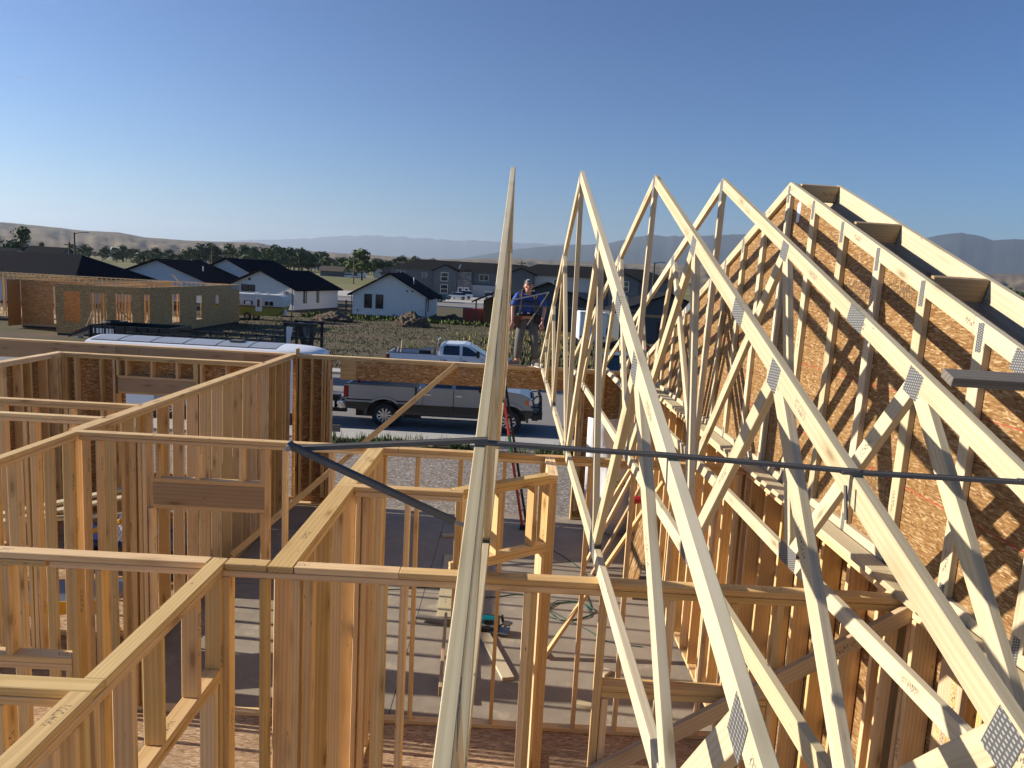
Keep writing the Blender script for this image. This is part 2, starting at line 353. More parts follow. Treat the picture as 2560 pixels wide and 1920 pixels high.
# closet: Wm, stub S1, angled wall
w, B = wall('short stud wall running right from the wide plated wall, between the two long walls', 'x', 5.594, 5.683, -1.276, -.30,
    [(-1.12,), (-1.06,), (-.96,), (-.75,), (-.36,)], lower=[(-1.13, -.30)])
w, B = wall('short return wall between the second wall and the corner of the angled closet wall', 'y', .372, .461, 6.25, 6.91, [(6.27,), (6.31,), (6.6,), (6.87,)], lower=[(6.34, 6.91)])
aw = thing('stud_partition', 'angled closet wall with a small framed opening, right of the near-vertical truss', 'wall frame', (.05, 5.95, FL), 'stud walls of the house frame')
P0 = Vector((-.345, 5.64, 0)); P1 = Vector((.45, 6.29, 0)); dd = (P1-P0).normalized(); nn = Vector((-dd.y, dd.x, 0))
for z, nm in ((-PT/2, 'top_plate'), (-PT*1.5-.001, 'top_plate'), (-.62, 'header'), (-.659, 'header'), (FL+PT/2, 'bottom_plate')):
    beam(aw, nm, P0+Vector((0, 0, z))+nn*.0445, P1+Vector((0, 0, z))+nn*.0445, .0889, PT-.0008, nn)
Lw = (P1-P0).length
for s_, z0, z1 in ((.06, FL+PT, -.078), (.42, -.60, -.078), (.80, -.60, -.078), (Lw-.06, FL+PT, -.078), (Lw-.10, FL+PT, -.68), (Lw-.02, FL+PT, -.078)):
    p = P0+dd*s_+nn*.0445; beam(aw, 'stud' if z1-z0 > 1 else 'cripple_stud', p+Vector((0, 0, z0)), p+Vector((0, 0, z1)), .0889, PT-.001, nn)
# Wall A: the long wall on the left side of the garage
ys = [9.6213+.4064*k-PT for k in range(0, 11)]+[9.6213-.4064*k-PT for k in range(1, 6)]
st = [(y,) for y in ys]+[(11.86,), (13.4,), (7.02,), (7.08,), (6.86,), (6.80,), (6.52,), (6.09,), (6.05,), (5.6,), (5.2,), (4.8,), (4.1,), (3.7,), (3.3,), (2.9,)]
w, B = wall('left stud wall coming toward the viewer from the second wall, at the left edge', 'y', -4.084, -3.995, 2.8, 6.905, [q for q in st if q[0] < 6.89])
w, B = wall('long deep stud wall closing the left side of the garage, running to the front wall', 'y', -4.132, -3.995, 7.003, 13.998, [q for q in st if q[0] > 6.99], segs=[(7.003, 8.22), (8.22, 11.0), (11.0, 13.998)])
MB().box((-4.146, 12.62, FL-.1), (-4.1335, 13.99, -.002)).build('sheathing', 'osb', w, loc=tuple(-Vector(w.location)))
# W5, W6: parallel inner walls at the left
w, B = wall('farther of two parallel inner walls at the left, behind its twin', 'x', 8.30, 8.39, -8.5, -4.084, [(x,) for x in (-8.4, -8., -7.6, -7.2, -6.8, -6.4, -6.0, -5.65, -5.353, -5.30, -4.937, -4.89, -4.541, -4.47, -4.15)])
w, B = wall('nearer of two parallel inner walls at the left, joining the long left wall', 'x', 7.545, 7.635, -8.5, -4.084, [(x,) for x in (-8.4, -8., -7.6, -7.2, -6.8, -6.4, -6.0, -5.6, -5.25, -4.915, -4.86, -4.82, -4.505, -4.45, -4.15)])
# W4 / Wall Bn: exterior porch walls, sheathed
w, B = wall('sheathed exterior wall behind the porch beam with a window header', 'x', 12.46, 12.60, -7.5, -4.084,
    [(-7.44,), (-7.40,), (-7.23,), (-6.81,), (-6.59,), (-6.55, ZB, -.635), (-6.53, -.34, -2*PT), (-6.385, -.34, -2*PT), (-5.965, -.34, -2*PT), (-5.545, -.34, -2*PT), (-5.25, -.34, -2*PT), (-5.22, ZB, -.635), (-5.21,), (-5.14,), (-4.72,), (-4.3,), (-4.14,)])
B('header', -6.51, -5.212, -.373, -.335); B('header', -6.51, -5.212, -.5965, -.374, mat='plank'); B('header', -6.51, -5.212, -.635, -.597)
for x0, x1, z0, z1 in ((-7.5, -6.45, FL, 0), (-5.25, -4.09, FL, 0), (-6.449, -5.251, -.62, 0), (-6.449, -5.251, FL, -2.0)):
    mk_ = MB().box((x0, 12.602, z0-.02), (x1-.004, 12.613, z1-.01)).build('sheathing', 'osb_x', w, loc=(-w.location.x, -w.location.y, -w.location.z))
w, B = wall('sheathed exterior wall at the far left returning toward the viewer', 'y', -7.57, -7.43, 9.0, 12.6,
    [(y,) for y in (9.1, 9.5)]+[(9.9, -.55, -2*PT), (10.3, -.55, -2*PT), (10.7, -.55, -2*PT), (9.9, ZB, -1.9), (10.3, ZB, -1.9), (10.7, ZB, -1.9)]+[(y,) for y in (11.0, 11.05, 11.42, 11.65, 12.05, 12.32, 12.4, 12.54)])
MB().box((-7.583, 11.0, FL), (-7.572, 12.6, -.01)).build('sheathing', 'osb', w, loc=tuple(-Vector(w.location)))
# W3: garage front, header beam and porch beam
w, B = wall('garage front wall with a long sheathed header over the door opening', 'x', 14.0, 14.14, -4.084, 2.36,
    [(-3.99, ZB, .10), (-3.92,), (-3.71,), (-3.50,), (-3.455,), (-3.40,), (-3.355, -2.9, -.43), (-3.155, -.43, -.0762), (1.30, -2.9, -.43), (1.345,), (1.39,), (1.75,), (2.1,), (2.3,)], segs=[(-4.084, -1.4), (-1.4, 2.36)], bottom=False)
B('bottom_plate', -4.084, -3.34, FL-.12, FL-.082); B('bottom_plate', 1.30, 2.36, FL-.12, FL-.082)
hb = MB()
x = -3.155
for i, wd in enumerate((.30, .405, .41, .41, .155, .16, .41, .14, .31, .29, .42, .40, .40, .40, .13)):
    hb.cur = 1 if i in (0, 9) else 0
    hb.box((x+.002, 13.992-.0, -.425), (min(x+wd, 1.34)-.002, 14.03, -.0775)); x += wd
hb.build('header', ['osb_x', 'fir'], w, loc=tuple(-Vector(w.location)))
MB().box((-4.08, 14.141, FL-.1), (-3.34, 14.152, 0)).box((1.32, 14.141, FL-.1), (2.40, 14.152, 0)).build('sheathing', 'osb_x', w, loc=tuple(-Vector(w.location)))
MB().box((-3.335, 14.0, FL-.12), (-3.322, 14.16, -.43)).build('house_wrap', 'white_wrap', w, loc=tuple(-Vector(w.location)))
pb = thing('porch_beam', 'long solid beam continuing left from the garage front, over the porch', 'beam', (-7.5, 14.07, 0))
board(pb, 'top_plate', (-11.2, 14.0, -.038), (-7.9, 14.14, 0)); board(pb, 'top_plate', (-7.898, 14.0, -.038), (-4.09, 14.14, 0))
for x0, x1 in ((-11.2, -7.35), (-7.346, -6.9), (-6.896, -4.95), (-4.946, -4.09)): board(pb, 'beam_board', (x0, 14.003, -.34), (x1, 14.05, -.0385), 'plank')
board(pb, 'post', (-8.95, 14.0, -2.95), (-8.81, 14.14, -.345)); board(pb, 'post', (-11.2, 14.0, -2.95), (-11.06, 14.14, -.345))
# Gable-side bearing wall G
gy = every(2.2, 14.0)
w, B = wall('dark bearing wall under the gable, at the right', 'y', 2.26, 2.40, -.4, 14.0, [(y,) for y in every(-.2, 14.0)]+[(4.02,), (3.92,), (4.1,), (6.87,), (7.02,), (3.55,), (3.10,), (3.14,), (3.25,), (2.45,), (2.41,), (1.3,), (1.34,)], segs=[(-.4, 3.1), (3.1, 6.9), (6.9, 10.6), (10.6, 14.0)])
B('nailer_board', -.4, 4.3, .0005, PT, cc0=2.205, cc1=2.345, mat='spruce'); B('nailer_board', 4.305, 9.2, .0005, PT, cc0=2.205, cc1=2.345, mat='spruce'); B('nailer_board', 9.205, 14.1, .0005, PT, cc0=2.205, cc1=2.345, mat='spruce')
sb = MB()
for i in range(12):
    y0 = -.4+i*1.22; sb.box((2.402, y0+.002, FL-.1), (2.413, min(y0+1.218, 14.15), -.35))
sb.build('sheathing', 'osb', w, loc=tuple(-Vector(w.location)))
B('stud', 3.42, 3.61, ZB, -.078, cc0=2.262, cc1=2.30, mat='plank')
# ---------------------------------------------------------------- roof trusses
RY = 6.907; RZ = 2.606; SL = .3455; CH = .0942; HS = 7.24
def clip(poly, a_, b_, c_):
    """keep a*s+b*z+c >= 0"""
    out = []
    for i in range(len(poly)):
        p, q = poly[i], poly[(i+1) % len(poly)]; dp = a_*p[0]+b_*p[1]+c_; dq = a_*q[0]+b_*q[1]+c_
        if dp >= 0: out.append(p)
        if dp*dq < 0: t = dp/(dp-dq); out.append((p[0]+(q[0]-p[0])*t, p[1]+(q[1]-p[1])*t))
    return out
def member(parent, name, p, q, poly, th=PT, mat='spruce', x0=0, ch=.0022):
    """polygon in the (y,z) plane extruded along x; local x axis runs p->q"""
    p = Vector((0, p[0], p[1])); q = Vector((0, q[0], q[1])); ux = (q-p).normalized(); uz = Vector((1, 0, 0)); uy = uz.cross(ux)
    M = Matrix((ux, uy, uz)).transposed(); org = (p+q)/2
    bm = bmesh.new(); loc = [M.transposed() @ (Vector((0, s, z))-org) for s, z in poly]; off = (min(v.y for v in loc)+max(v.y for v in loc))/2; org = org+uy*off; loc = [Vector((v.x, v.y-off, 0)) for v in loc]
    lo = [bm.verts.new((v.x, v.y, -th/2)) for v in loc]; hi = [bm.verts.new((v.x, v.y, th/2)) for v in loc]
    n = len(loc); bm.faces.new(lo); bm.faces.new(hi)
    for i in range(n): bm.faces.new((lo[i], lo[(i+1) % n], hi[(i+1) % n], hi[i]))
    bmesh.ops.recalc_face_normals(bm, faces=bm.faces)
    if ch: bmesh.ops.bevel(bm, geom=list(bm.edges), offset=ch, segments=1, affect='EDGES', clamp_overlap=True)
    me = bpy.data.meshes.new(name); bm.to_mesh(me); bm.free(); me.materials.append(MATS[mat])
    o = bpy.data.objects.new(name, me); C.objects.link(o); o.parent = parent
    mm = M.to_4x4(); mm.translation = org+Vector((x0, 0, 0)); o.matrix_local = mm; return o
def strip(p, q, w, ext=.4):
    p = Vector(p); q = Vector(q); d = (q-p).normalized(); n = Vector((-d.y, d.x))*w/2; p = p-d*ext; q = q+d*ext
    return [tuple(p-n), tuple(q-n), tuple(q+n), tuple(p+n)]
def ztop(s): return RZ-SL*abs(s)
def plate(parent, s, z, w, h, ang=0, x0=0, sides=(-1, 1)):
    for sd in sides:
        mb = MB().box((-w/2, -h/2, -.0007), (w/2, h/2, .0007)); o = mb.build('nail_plate', 'nail_plate', parent)
        M = Matrix.Rotation(ang, 3, 'X') @ Matrix(((0, 0, 1), (1, 0, 0), (0, 1, 0)))
        mm = M.to_4x4(); mm.translation = (x0+sd*(PT/2+.0009), s, z); o.matrix_local = mm
def chords(T):
    zc = lambda s: ztop(s)-CH
    for sg in (-1, 1):
        cuts = [0, 2.98, HS+.02]
        for i in range(2):
            s0, s1 = cuts[i]+(.001 if i else 0), cuts[i+1]-.001
            poly = [(sg*s0, ztop(s0)), (sg*s1, ztop(s1)), (sg*s1, zc(s1)), (sg*s0, zc(s0))]
            if i: poly = clip(poly, 0, 1, -.0005)
            member(T, 'top_chord', (sg*s0, ztop(s0)), (sg*s1, ztop(s1)), poly)
def truss(x, lean, label, extra=True, yaw=0):
    T = thing('roof_truss', label, 'roof truss', (x, RY, .0006), 'roof trusses standing on the wall plates', (0, math.atan(lean/RZ), yaw))
    chords(T)
    B1, B2 = 2.5, 4.75; J1, J2, J3 = 1.80, 3.62, 5.35
    bc = [(-HS, -B1), (-B1, B1), (B1, HS)]
    for s0, s1 in bc:
        poly = [(s0+.001, 0), (s1-.001, 0), (s1-.001, .0889), (s0+.001, .0889)]
        for sg in (-1, 1): poly = clip(poly, -sg*SL, -1, RZ-CH-.0008)
        member(T, 'bottom_chord', (s0, .04), (s1, .04), poly)
    def web(p, q, sep):
        poly = strip(p, q, .0889 if p != q else .09); poly = clip(poly, 0, 1, -.0898)
        for sg in (-1, 1): poly = clip(poly, -sg*SL, -1, RZ-CH-.0008)
        for a_, c_ in sep: poly = clip(poly, a_, 0, c_)
        if len(poly) > 2: member(T, 'web', p, q, poly)
    member(T, 'web', (0, .09), (0, 2.4), clip([(-.0445, .09), (.0445, .09), (.0445, 2.6), (-.0445, 2.6)], 0, -1, ztop(0)-CH-.012))
    for sg in (-1, 1):
        web((sg*.07, .05), (sg*J1, ztop(J1)-.06), [(sg, -.0452), (-sg, J1+.0)])
        web((sg*B1, .05), (sg*J1, ztop(J1)-.06), [(-sg, B1-.0), (sg, -J1-.001)])
        web((sg*B1, .05), (sg*J2, ztop(J2)-.06), [(sg, -B1-.001), (-sg, J2-.0)])
        web((sg*B2, .05), (sg*J2, ztop(J2)-.06), [(sg, -J2-.001), (-sg, B2)])
        web((sg*B2, .05), (sg*J3, ztop(J3)-.06), [(sg, -B2-.001), (-sg, J3+.03)])
        an = -sg*math.atan(SL)
        plate(T, sg*J1, ztop(J1)-.072, .13, .115, an); plate(T, sg*2.98, ztop(2.98)-.048, .19, .092, an)
        plate(T, sg*J2, ztop(J2)-.075, .125, .12, an); plate(T, sg*J3, ztop(J3)-.072, .10, .12, an)
        plate(T, sg*B1, .062, .26, .118); plate(T, sg*B2, .07, .125, .12); plate(T, sg*(HS-.14), .065, .2, .12, an*.5)
    plate(T, 0, 2.50, .09, .19); plate(T, 0, .07, .17, .125)
    return T
truss(.554+.019, -.025, 'second truss from the left, between the edge-on truss and the third peak')
truss(1.119+.019, .07, 'middle truss, third peak from the left')
truss(1.7405+.019, .05, 'fourth truss, the one standing just left of the sheathed gable')
# edge-on truss(es) left of the rest
truss(-.078, .012, 'leftmost truss, seen edge-on so it looks like one thin spire', yaw=-.003)
# gable truss with sheathing, vertical webs and look-outs
G = thing('gable_truss', 'sheathed gable end truss with closely set upright webs at the right', 'gable truss', (2.364+.019, RY, .0006), None, (0, math.atan(.03/RZ), 0))
chords(G)
for s0, s1 in ((-HS, -3.3), (-3.3, .9), (.9, HS)):
    poly = [(s0+.001, 0), (s1-.001, 0), (s1-.001, .0889), (s0+.001, .0889)]
    for sg in (-1, 1): poly = clip(poly, -sg*SL, -1, RZ-CH-.0008)
    member(G, 'bottom_chord', (s0, .04), (s1, .04), poly)
for k in range(-11, 12):
    s = .6096*k; hw = .0445
    poly = [(s-hw, .0895), (s+hw, .0895), (s+hw, 2.7), (s-hw, 2.7)]
    for sg in (-1, 1): poly = clip(poly, -sg*SL, -1, RZ-CH-.0008 if k else RZ-CH-.012)
    member(G, 'web', (s, .09), (s, 2.4), poly)
    plate(G, s-.0*hw, min(ztop(s)-.085, 2.5), .048, .15, 0, 0, (-1,))
    plate(G, s, .085, .045, .13, 0, 0, (-1,))
for sg in (-1, 1): plate(G, sg*3.45, ztop(3.45)-.06, .26, .11, -sg*math.atan(SL), 0, (-1,))
# sheathing in 8 foot sheets, courses staggered
x0 = PT/2+.001
sh = MB()
for row, (z0, z1) in enumerate(((-.35, .83), (.833, 2.05), (2.053, 2.63))):
    s = -7.3-(.6 if row % 2 else 0)
    while s < 7.3:
        e = s+2.44; poly = [(s+.0015, z0), (e-.0015, z0), (e-.0015, z1), (s+.0015, z1)]
        for sg in (-1, 1): poly = clip(poly, -sg*SL, -1, RZ-.004)
        poly = clip(poly, 1, 0, HS+.02); poly = clip(poly, -1, 0, HS+.02)
        if len(poly) > 2:
            # hole beside the ridge where the wrap shows
            sh.prism(poly, 0, x0, x0+.011)
        s = e
sh.build('sheathing', 'osb_stamped', G)
bk = clip(clip([(-7.3, -.34), (7.3, -.34), (7.3, 2.6), (-7.3, 2.6)], SL, -1, RZ-.008), -SL, -1, RZ-.008)
MB().prism(bk, 0, x0+.0115, x0+.013).build('dark_gap_backing', 'leather', G)  # added dark sheet, keeps daylight out of the sheathing joints so they read dark
MB().box((x0-.0012, -7.2, .52), (x0-.0002, 7.2, .5245)).box((x0-.0012, -5, 1.06), (x0-.0002, 5, 1.0635)).build('chalk_line', 'chalk_red', G)
mk('wrap_scrap', [(PT/2+.0, -.14, 2.24), (PT/2, -.21, 2.25), (PT/2, -.225, 2.40), (PT/2, -.19, 2.42), (PT/2, -.145, 2.41)], [(0, 1, 2, 3, 4)], 'white_wrap', G)
# barge rafters and look-out blocks
for sg in (-1, 1):
    d = .26
    for s0, s1 in ((0, 4.1), (4.1, HS+.3)):
        poly = [(sg*s0, ztop(s0)+.0), (sg*s1, ztop(s1)), (sg*s1, ztop(s1)-d), (sg*s0, ztop(s0)-d)]
        member(G, 'barge_rafter', (sg*s0, ztop(s0)), (sg*s1, ztop(s1)), poly, x0=.415)
    for k, s in enumerate((.035, 1.22, 2.36, 3.6, 4.8, 6.0)):
        c_ = Vector((.225, sg*s, ztop(s)-.072)); 
        o = bpy.data.objects.new('lookout_block', board_mesh(.33, .14, PT, 'plank')); C.objects.link(o); o.parent = G
        an = -sg*math.atan(SL) if sg > 0 else math.atan(SL)
        M = Matrix.Rotation(an, 3, 'X'); M = M @ Matrix(((1, 0, 0), (0, 0, 1), (0, -1, 0)))
        mm = M.to_4x4(); mm.translation = c_; o.matrix_local = mm
# ---------------------------------------------------------------- braces on the frame
br = thing('truss_brace', 'long dark steel brace lying across the trusses', 'metal brace', (.55, 2.5, 1.1))
def channel(parent, p0, p1, w, h, mat, nm='brace_segment'):
    p0 = Vector(p0)-Vector(parent.location); p1 = Vector(p1)-Vector(parent.location); x = (p1-p0).normalized(); y = Vector((0, 0, 1)); y = (y-x*y.dot(x)).normalized(); z = x.cross(y)
    mb = MB(); L = (p1-p0).length; prof = [(-w/2, -h/2), (w/2, -h/2), (w/2, h/2-.001), (w*.3, h/2+.003), (w*.12, h/2-.004), (-w*.12, h/2-.004), (-w*.3, h/2+.003), (-w/2, h/2-.001)]
    mb.prism(prof, 0, 0, L); o = mb.build(nm, mat, parent); M = Matrix((x, -z, y)).transposed().to_4x4(); M.translation = p0; o.matrix_local = M; return o
ctop = lambda y: RZ-SL*(RY-y)
ch2 = [( -.085, 2.50), (.525, 2.48), (1.14, 2.44), (1.725, 2.435), (2.3, 2.41), (2.9, 2.39)]
for i in range(5):
    p, q = ch2[i], ch2[i+1]; channel(br, (p[0]-(.03 if i else .02), p[1], ctop(p[1])+.007+.003*(i % 2)), (q[0]+.03, q[1], ctop(q[1])+.007+.003*(i % 2)), .026, .012, 'brace_steel')
channel(br, (-.72, 2.50, 1.035), (-.06, 2.50, 1.10), .026, .015, 'brace_steel'); channel(br, (-.725, 2.47, 1.055), (-.155, 2.42, .835), .027, .018, 'brace_steel')
MB().tube([(-.155, 2.42, .835), (-.085, 2.42, .815)], .007).build('brace_hook', 'galv', br, loc=tuple(-Vector(br.location)))
MB().tube([(-.73, 2.52, 1.05), (-.715, 2.43, 1.05)], .009, 8).build('brace_pivot', 'galv', br, loc=tuple(-Vector(br.location)))
channel(br, (1.112, 2.40, 1.035), (1.118, 2.38, .925), .010, .006, 'brace_steel', 'hanging_tab')
gb = thing('grey_board', 'weathered grey plank lying flat over the truss chords at the right edge', 'lumber', (2.3, 3.05, 1.3))
beam(gb, 'plank', (1.70, 2.93, 1.352), (4.2, 2.80, 1.345), .0889, PT, (0, 1, .33), 'weathered')
# diagonal 2x4 braces
t1 = thing('diagonal_brace', 'long diagonal brace from the garage header down to the long left wall', 'lumber', (-2.5, 12.3, -1.3))
beam(t1, 'plank', (-1.0, 13.97, -.03), (-3.93, 10.62, -2.62), .0889, PT, (.75, .1, -.66), 'fir')
t2 = thing('diagonal_brace', 'greyish diagonal brace behind the middle trusses, rising to the right bearing wall', 'lumber', (1.4, 3.93, -.5))
beam(t2, 'plank', (2.27, 3.935, -.045), (.30, 3.935, -1.30), .0889, PT, (-.5, 0, .86), 'plank')
t3 = thing('diagonal_brace', 'thin brace leaning between the garage floor and the gable-side wall', 'lumber', (2.0, 12.4, -2))
beam(t3, 'plank', (2.22, 12.95, -1.55), (1.45, 12.7, -2.93), .0889, PT, (0, 1, 0), 'fir')
t4 = thing('diagonal_brace', 'slender diagonal brace behind the second wall, right of the corner post', 'lumber', (1, 9, -2))
beam(t4, 'plank', (2.20, 9.4, -.55), (.60, 8.6, -2.88), .0889, PT, (0, 1, 0), 'fir')
# ---------------------------------------------------------------- floors, ground, street
def sheet(name, x0, x1, y0, y1, z, mat, th=.0, label=None, kind='structure', slope=0):
    mb = MB()
    if th: mb.box((x0, y0, z-th), (x1, y1, z))
    else: mb.add([(x0, y0, z), (x1, y0, z), (x1, y1, z+slope), (x0, y1, z+slope)], [(0, 1, 2, 3)])
    o = mb.build(name, mat, fixn=bool(th)); tag(o, kind=kind); return o
sheet('subfloor', -11, 2.26, -2, 7.02, FL-.001, 'osb_floor', .25); sheet('subfloor', -11, -4.05, 7.03, 12.6, FL-.001, 'osb_floor', .25)
sheet('garage_slab', -4.04, 2.41, 7.025, 14.17, -2.9, 'slab', .25)
tag(MB().box((-1.062, 7.05, -2.9005), (-1.054, 14.16, -2.8993)).box((-4.0, 10.30, -2.9005), (2.25, 10.308, -2.8993)).build('slab_joint', 'rubber'), kind='structure')
sheet('porch_slab', -11.3, -4.1, 12.62, 14.3, -2.95, 'concrete', .2)
sw_ = MB()
for i in range(60): sw_.box((-60+i*2, 22.05, -3.6), (-60+i*2+1.985, 23.3, -3.385))
tag(sw_.build('sidewalk', 'concrete'), kind='structure')
tag(MB().box((-300, 23.31, -3.7), (300, 23.5, -3.39)).box((-300, 23.5, -3.72), (300, 23.9, -3.493)).build('kerb', 'kerb', bevel=.02), kind='structure')
sheet('street', -300, 300, 23.9, 36.6, -3.50, 'asphalt', 0, slope=-.04)
tag(MB().box((-300, 36.6, -3.8), (300, 36.8, -3.42)).box((-300, 36.8, -3.8), (300, 38.0, -3.44)).build('kerb', 'kerb', bevel=.02), kind='structure')
def ground_z(x, y):
    if y < 14: return -3.15
    if y < 22: return -2.98-.40*(y-14)/8
    if y < 36.7: return -3.62
    if y < 42: return -3.62+.12*min(1, (y-36.7)/1.3) - .2*max(0, (y-38)/4)
    return -3.70
def build_ground():
    ys = [-60, -20, 0, 13.9]+[14.0+.4*i for i in range(21)]+[22.3, 23.3, 36.6, 36.8, 38, 40, 42]+[45+2.5*i for i in range(30)]+[130, 160, 200, 260, 340, 450, 600, 800, 1100, 1500, 2200, 3500, 6000, 12000, 25000, 60000]
    xs = sorted(set([-60000, -25000, -12000, -6000, -3000, -1500, -800, -400, -200, -100]+[-60+2.5*i for i in range(49)]+[100, 200, 400, 800, 1500, 3000, 6000, 12000, 25000, 60000]))
    rnd = random.Random(3); vs = []; fs = []
    for y in ys:
        for x in xs:
            z = ground_z(x, y)
            if 14.1 < y < 21.9 and abs(x) < 60: z += rnd.uniform(-.02, .02)
            elif 42 < y < 120 and abs(x) < 90: z += rnd.uniform(-.07, .07)
            vs.append((x, y, z))
    n = len(xs)
    for j in range(len(ys)-1):
        for i in range(n-1): fs.append((j*n+i, j*n+i+1, (j+1)*n+i+1, (j+1)*n+i))
    return mk('ground', vs, fs, 'ground', smooth=True)
def ground_mat():
    t = NT('ground'); g = t.n('NewGeometry'); v = g.outputs['Position']; sp = t.n('SeparateXYZ'); t.l(v, sp.inputs[0])
    st = t.n('Mapping'); st.inputs['Scale'].default_value = (.35, 1, 1); t.l(v, st.inputs[0])
    # near field: dry grass, weeds, bare dirt
    dirt = t.mix(t.noise(v, 3, 6, .7), (.075, .055, .04), (.19, .145, .105))
    grass = t.mix(t.noise(v, 5, 5, .7), (.045, .054, .02), (.125, .125, .055))
    k = t.ramp(t.noise(st.outputs[0], .30, 8, .78), [(.40, (0, 0, 0)), (.60, (.9, .9, .9))])
    near = t.mix(k, dirt, grass)
    # yard: gravel/dirt
    gv = t.mix(t.noise(v, 20, 4), (.15, .115, .085), (.30, .25, .2))
    vo = t.vor(v, 22); sc = t.n('SeparateColor'); t.l(vo.outputs['Color'], sc.inputs[0])
    gv = t.mix(t.math('MULTIPLY', t.math('GREATER_THAN', sc.outputs[1], .5), .8), gv, t.ramp(sc.outputs[0], [(0, (.16, .14, .12)), (1, (.50, .46, .42))]))
    near = t.mix(t.math('LESS_THAN', sp.outputs[1], 22.2), near, gv)
    # far farmland: strips of crops and pasture
    fm = t.n('Mapping'); fm.inputs['Scale'].default_value = (.0021, .0052, 1); fm.inputs['Rotation'].default_value = (0, 0, .22); t.l(v, fm.inputs[0])
    fv = t.vor(fm.outputs[0], 1.0); fc = t.n('SeparateColor'); t.l(fv.outputs['Color'], fc.inputs[0])
    far = t.ramp(fc.outputs[0], [(0, (.085, .105, .038)), (.3, (.16, .17, .065)), (.5, (.26, .24, .11)), (.7, (.10, .125, .045)), (.85, (.35, .30, .17))], 'CONSTANT')
    far = t.mix(t.noise(st.outputs[0], .03, 6, .7), far, (.17, .16, .075)); 
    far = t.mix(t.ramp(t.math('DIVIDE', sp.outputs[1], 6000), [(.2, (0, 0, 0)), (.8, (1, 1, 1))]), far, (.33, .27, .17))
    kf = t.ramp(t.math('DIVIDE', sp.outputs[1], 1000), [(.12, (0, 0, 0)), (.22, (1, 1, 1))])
    c = t.mix(kf, near, far)
    t.bump(t.noise(v, 4, 6, .7), .6, .06); t.out(c, .95, spec=.15)
ground_mat(); tag(build_ground(), kind='structure')
# ---------------------------------------------------------------- hills, mountains, haze
def az2v(az, el, D): return Vector((math.sin(R(az))*D, math.cos(R(az))*D, 1.65+math.tan(R(el))*D))
def lerp_tab(tab, a_):
    for (x0, y0), (x1, y1) in zip(tab, tab[1:]):
        if a_ <= x1: t = (a_-x0)/(x1-x0); return y0+(y1-y0)*max(0, t)
    return tab[-1][1]
from mathutils import noise as mn
def ridge(name, tab, D, D0, D1, mat, rough, seed, step=.16, fold=1, rows=26):
    vs = []; fs = []; az = tab[0][0]; azs = []
    while az <= tab[-1][0]: azs.append(az); az += step
    for r in range(rows):
        t = r/(rows-1)
        for a_ in azs:
            el = lerp_tab(tab, a_); H = math.tan(R(el))*D+1.65+3.7
            if t < .62: u = t/.62; d = D0+(D-D0)*u; h = H*(u**1.5)
            else: u = (t-.62)/.38; d = D+(D1-D)*u; h = H*(1-u)**1.2
            x = math.sin(R(a_))*d; y = math.cos(R(a_))*d
            n = mn.fractal(Vector((a_*fold*.35+seed, d/D*5*fold, seed)), .9, 2.1, 6)
            n2 = 1-abs(mn.noise(Vector((a_*fold*.9+seed, d/D*1.3, seed*2))))*2
            env = math.sin(min(1, t/.62)*math.pi) if t < .62 else 0
            jag = mn.fractal(Vector((a_*1.6, seed, 0)), .8, 2.2, 5)*(.04 if D > 30000 else .014) if rough < .14 else 0
            h = h*(1+jag)+H*rough*(n*.9+n2*.5)*env*.8 + H*rough*.10*n*(1 if .5 < t < .7 else 0)
            vs.append((x, y, max(-4.5, -3.9+h)))
    n = len(azs)
    for j in range(rows-1):
        for i in range(n-1): fs.append((j*n+i, j*n+i+1, (j+1)*n+i+1, (j+1)*n+i))
    o = mk(name, vs, fs, mat, smooth=True); tag(o, kind='structure'); return o
def hill_mat():
    t = NT('hill_grass'); g = t.n('NewGeometry'); v = g.outputs['Position']
    m_ = t.n('Mapping'); m_.inputs['Scale'].default_value = (.0012, .0022, .004); t.l(v, m_.inputs[0])
    c = t.ramp(t.noise(m_.outputs[0], 1, 9, .65, .6), [(.3, (.075, .07, .045)), (.45, (.15, .12, .08)), (.6, (.21, .17, .115)), (.75, (.12, .105, .065))])
    t.out(c, .95, spec=.1)
    t = NT('mountain'); g = t.n('NewGeometry'); v = g.outputs['Position']
    m_ = t.n('Mapping'); m_.inputs['Scale'].default_value = (.0004, .0004, .0012); t.l(v, m_.inputs[0])
    c = t.ramp(t.noise(m_.outputs[0], 1, 9, .7), [(.35, (.022, .032, .03)), (.6, (.045, .055, .05)), (.74, (.09, .09, .085))])
    t.out(c, .95, spec=.1)
hill_mat()
TL1 = [(-42.94, 1.043), (-37.77, 1.388), (-33.86, 1.62), (-31.76, 1.575), (-29.57, 1.47), (-27.27, 1.5), (-25.84, 1.275), (-22.88, 1.239), (-18.71, 1.40), (-15.99, 1.014), (-11.48, 1.00), (-8.58, .98), (-5.63, .95), (-0.29, 1.33), (5.68, 1.35), (14.07, 1.53), (22.92, 1.673), (31.3, 1.80), (33.52, 1.85), (40.02, 1.988), (48, 2)]
TLA = [(-29.6, .242), (-24.87, .81), (-20.82, 1.349), (-18.71, 1.626), (-16.0, 1.888), (-14.34, 2.109), (-12.65, 2.331), (-10.66, 2.543), (-8.63, 2.582), (-7.46, 2.536), (-5.7, 2.582), (-4.22, 2.551), (-2.74, 2.692), (-.95, 2.615), (1.13, 2.668), (3.22, 2.659), (6.18, 2.631), (12.01, 2.386)]
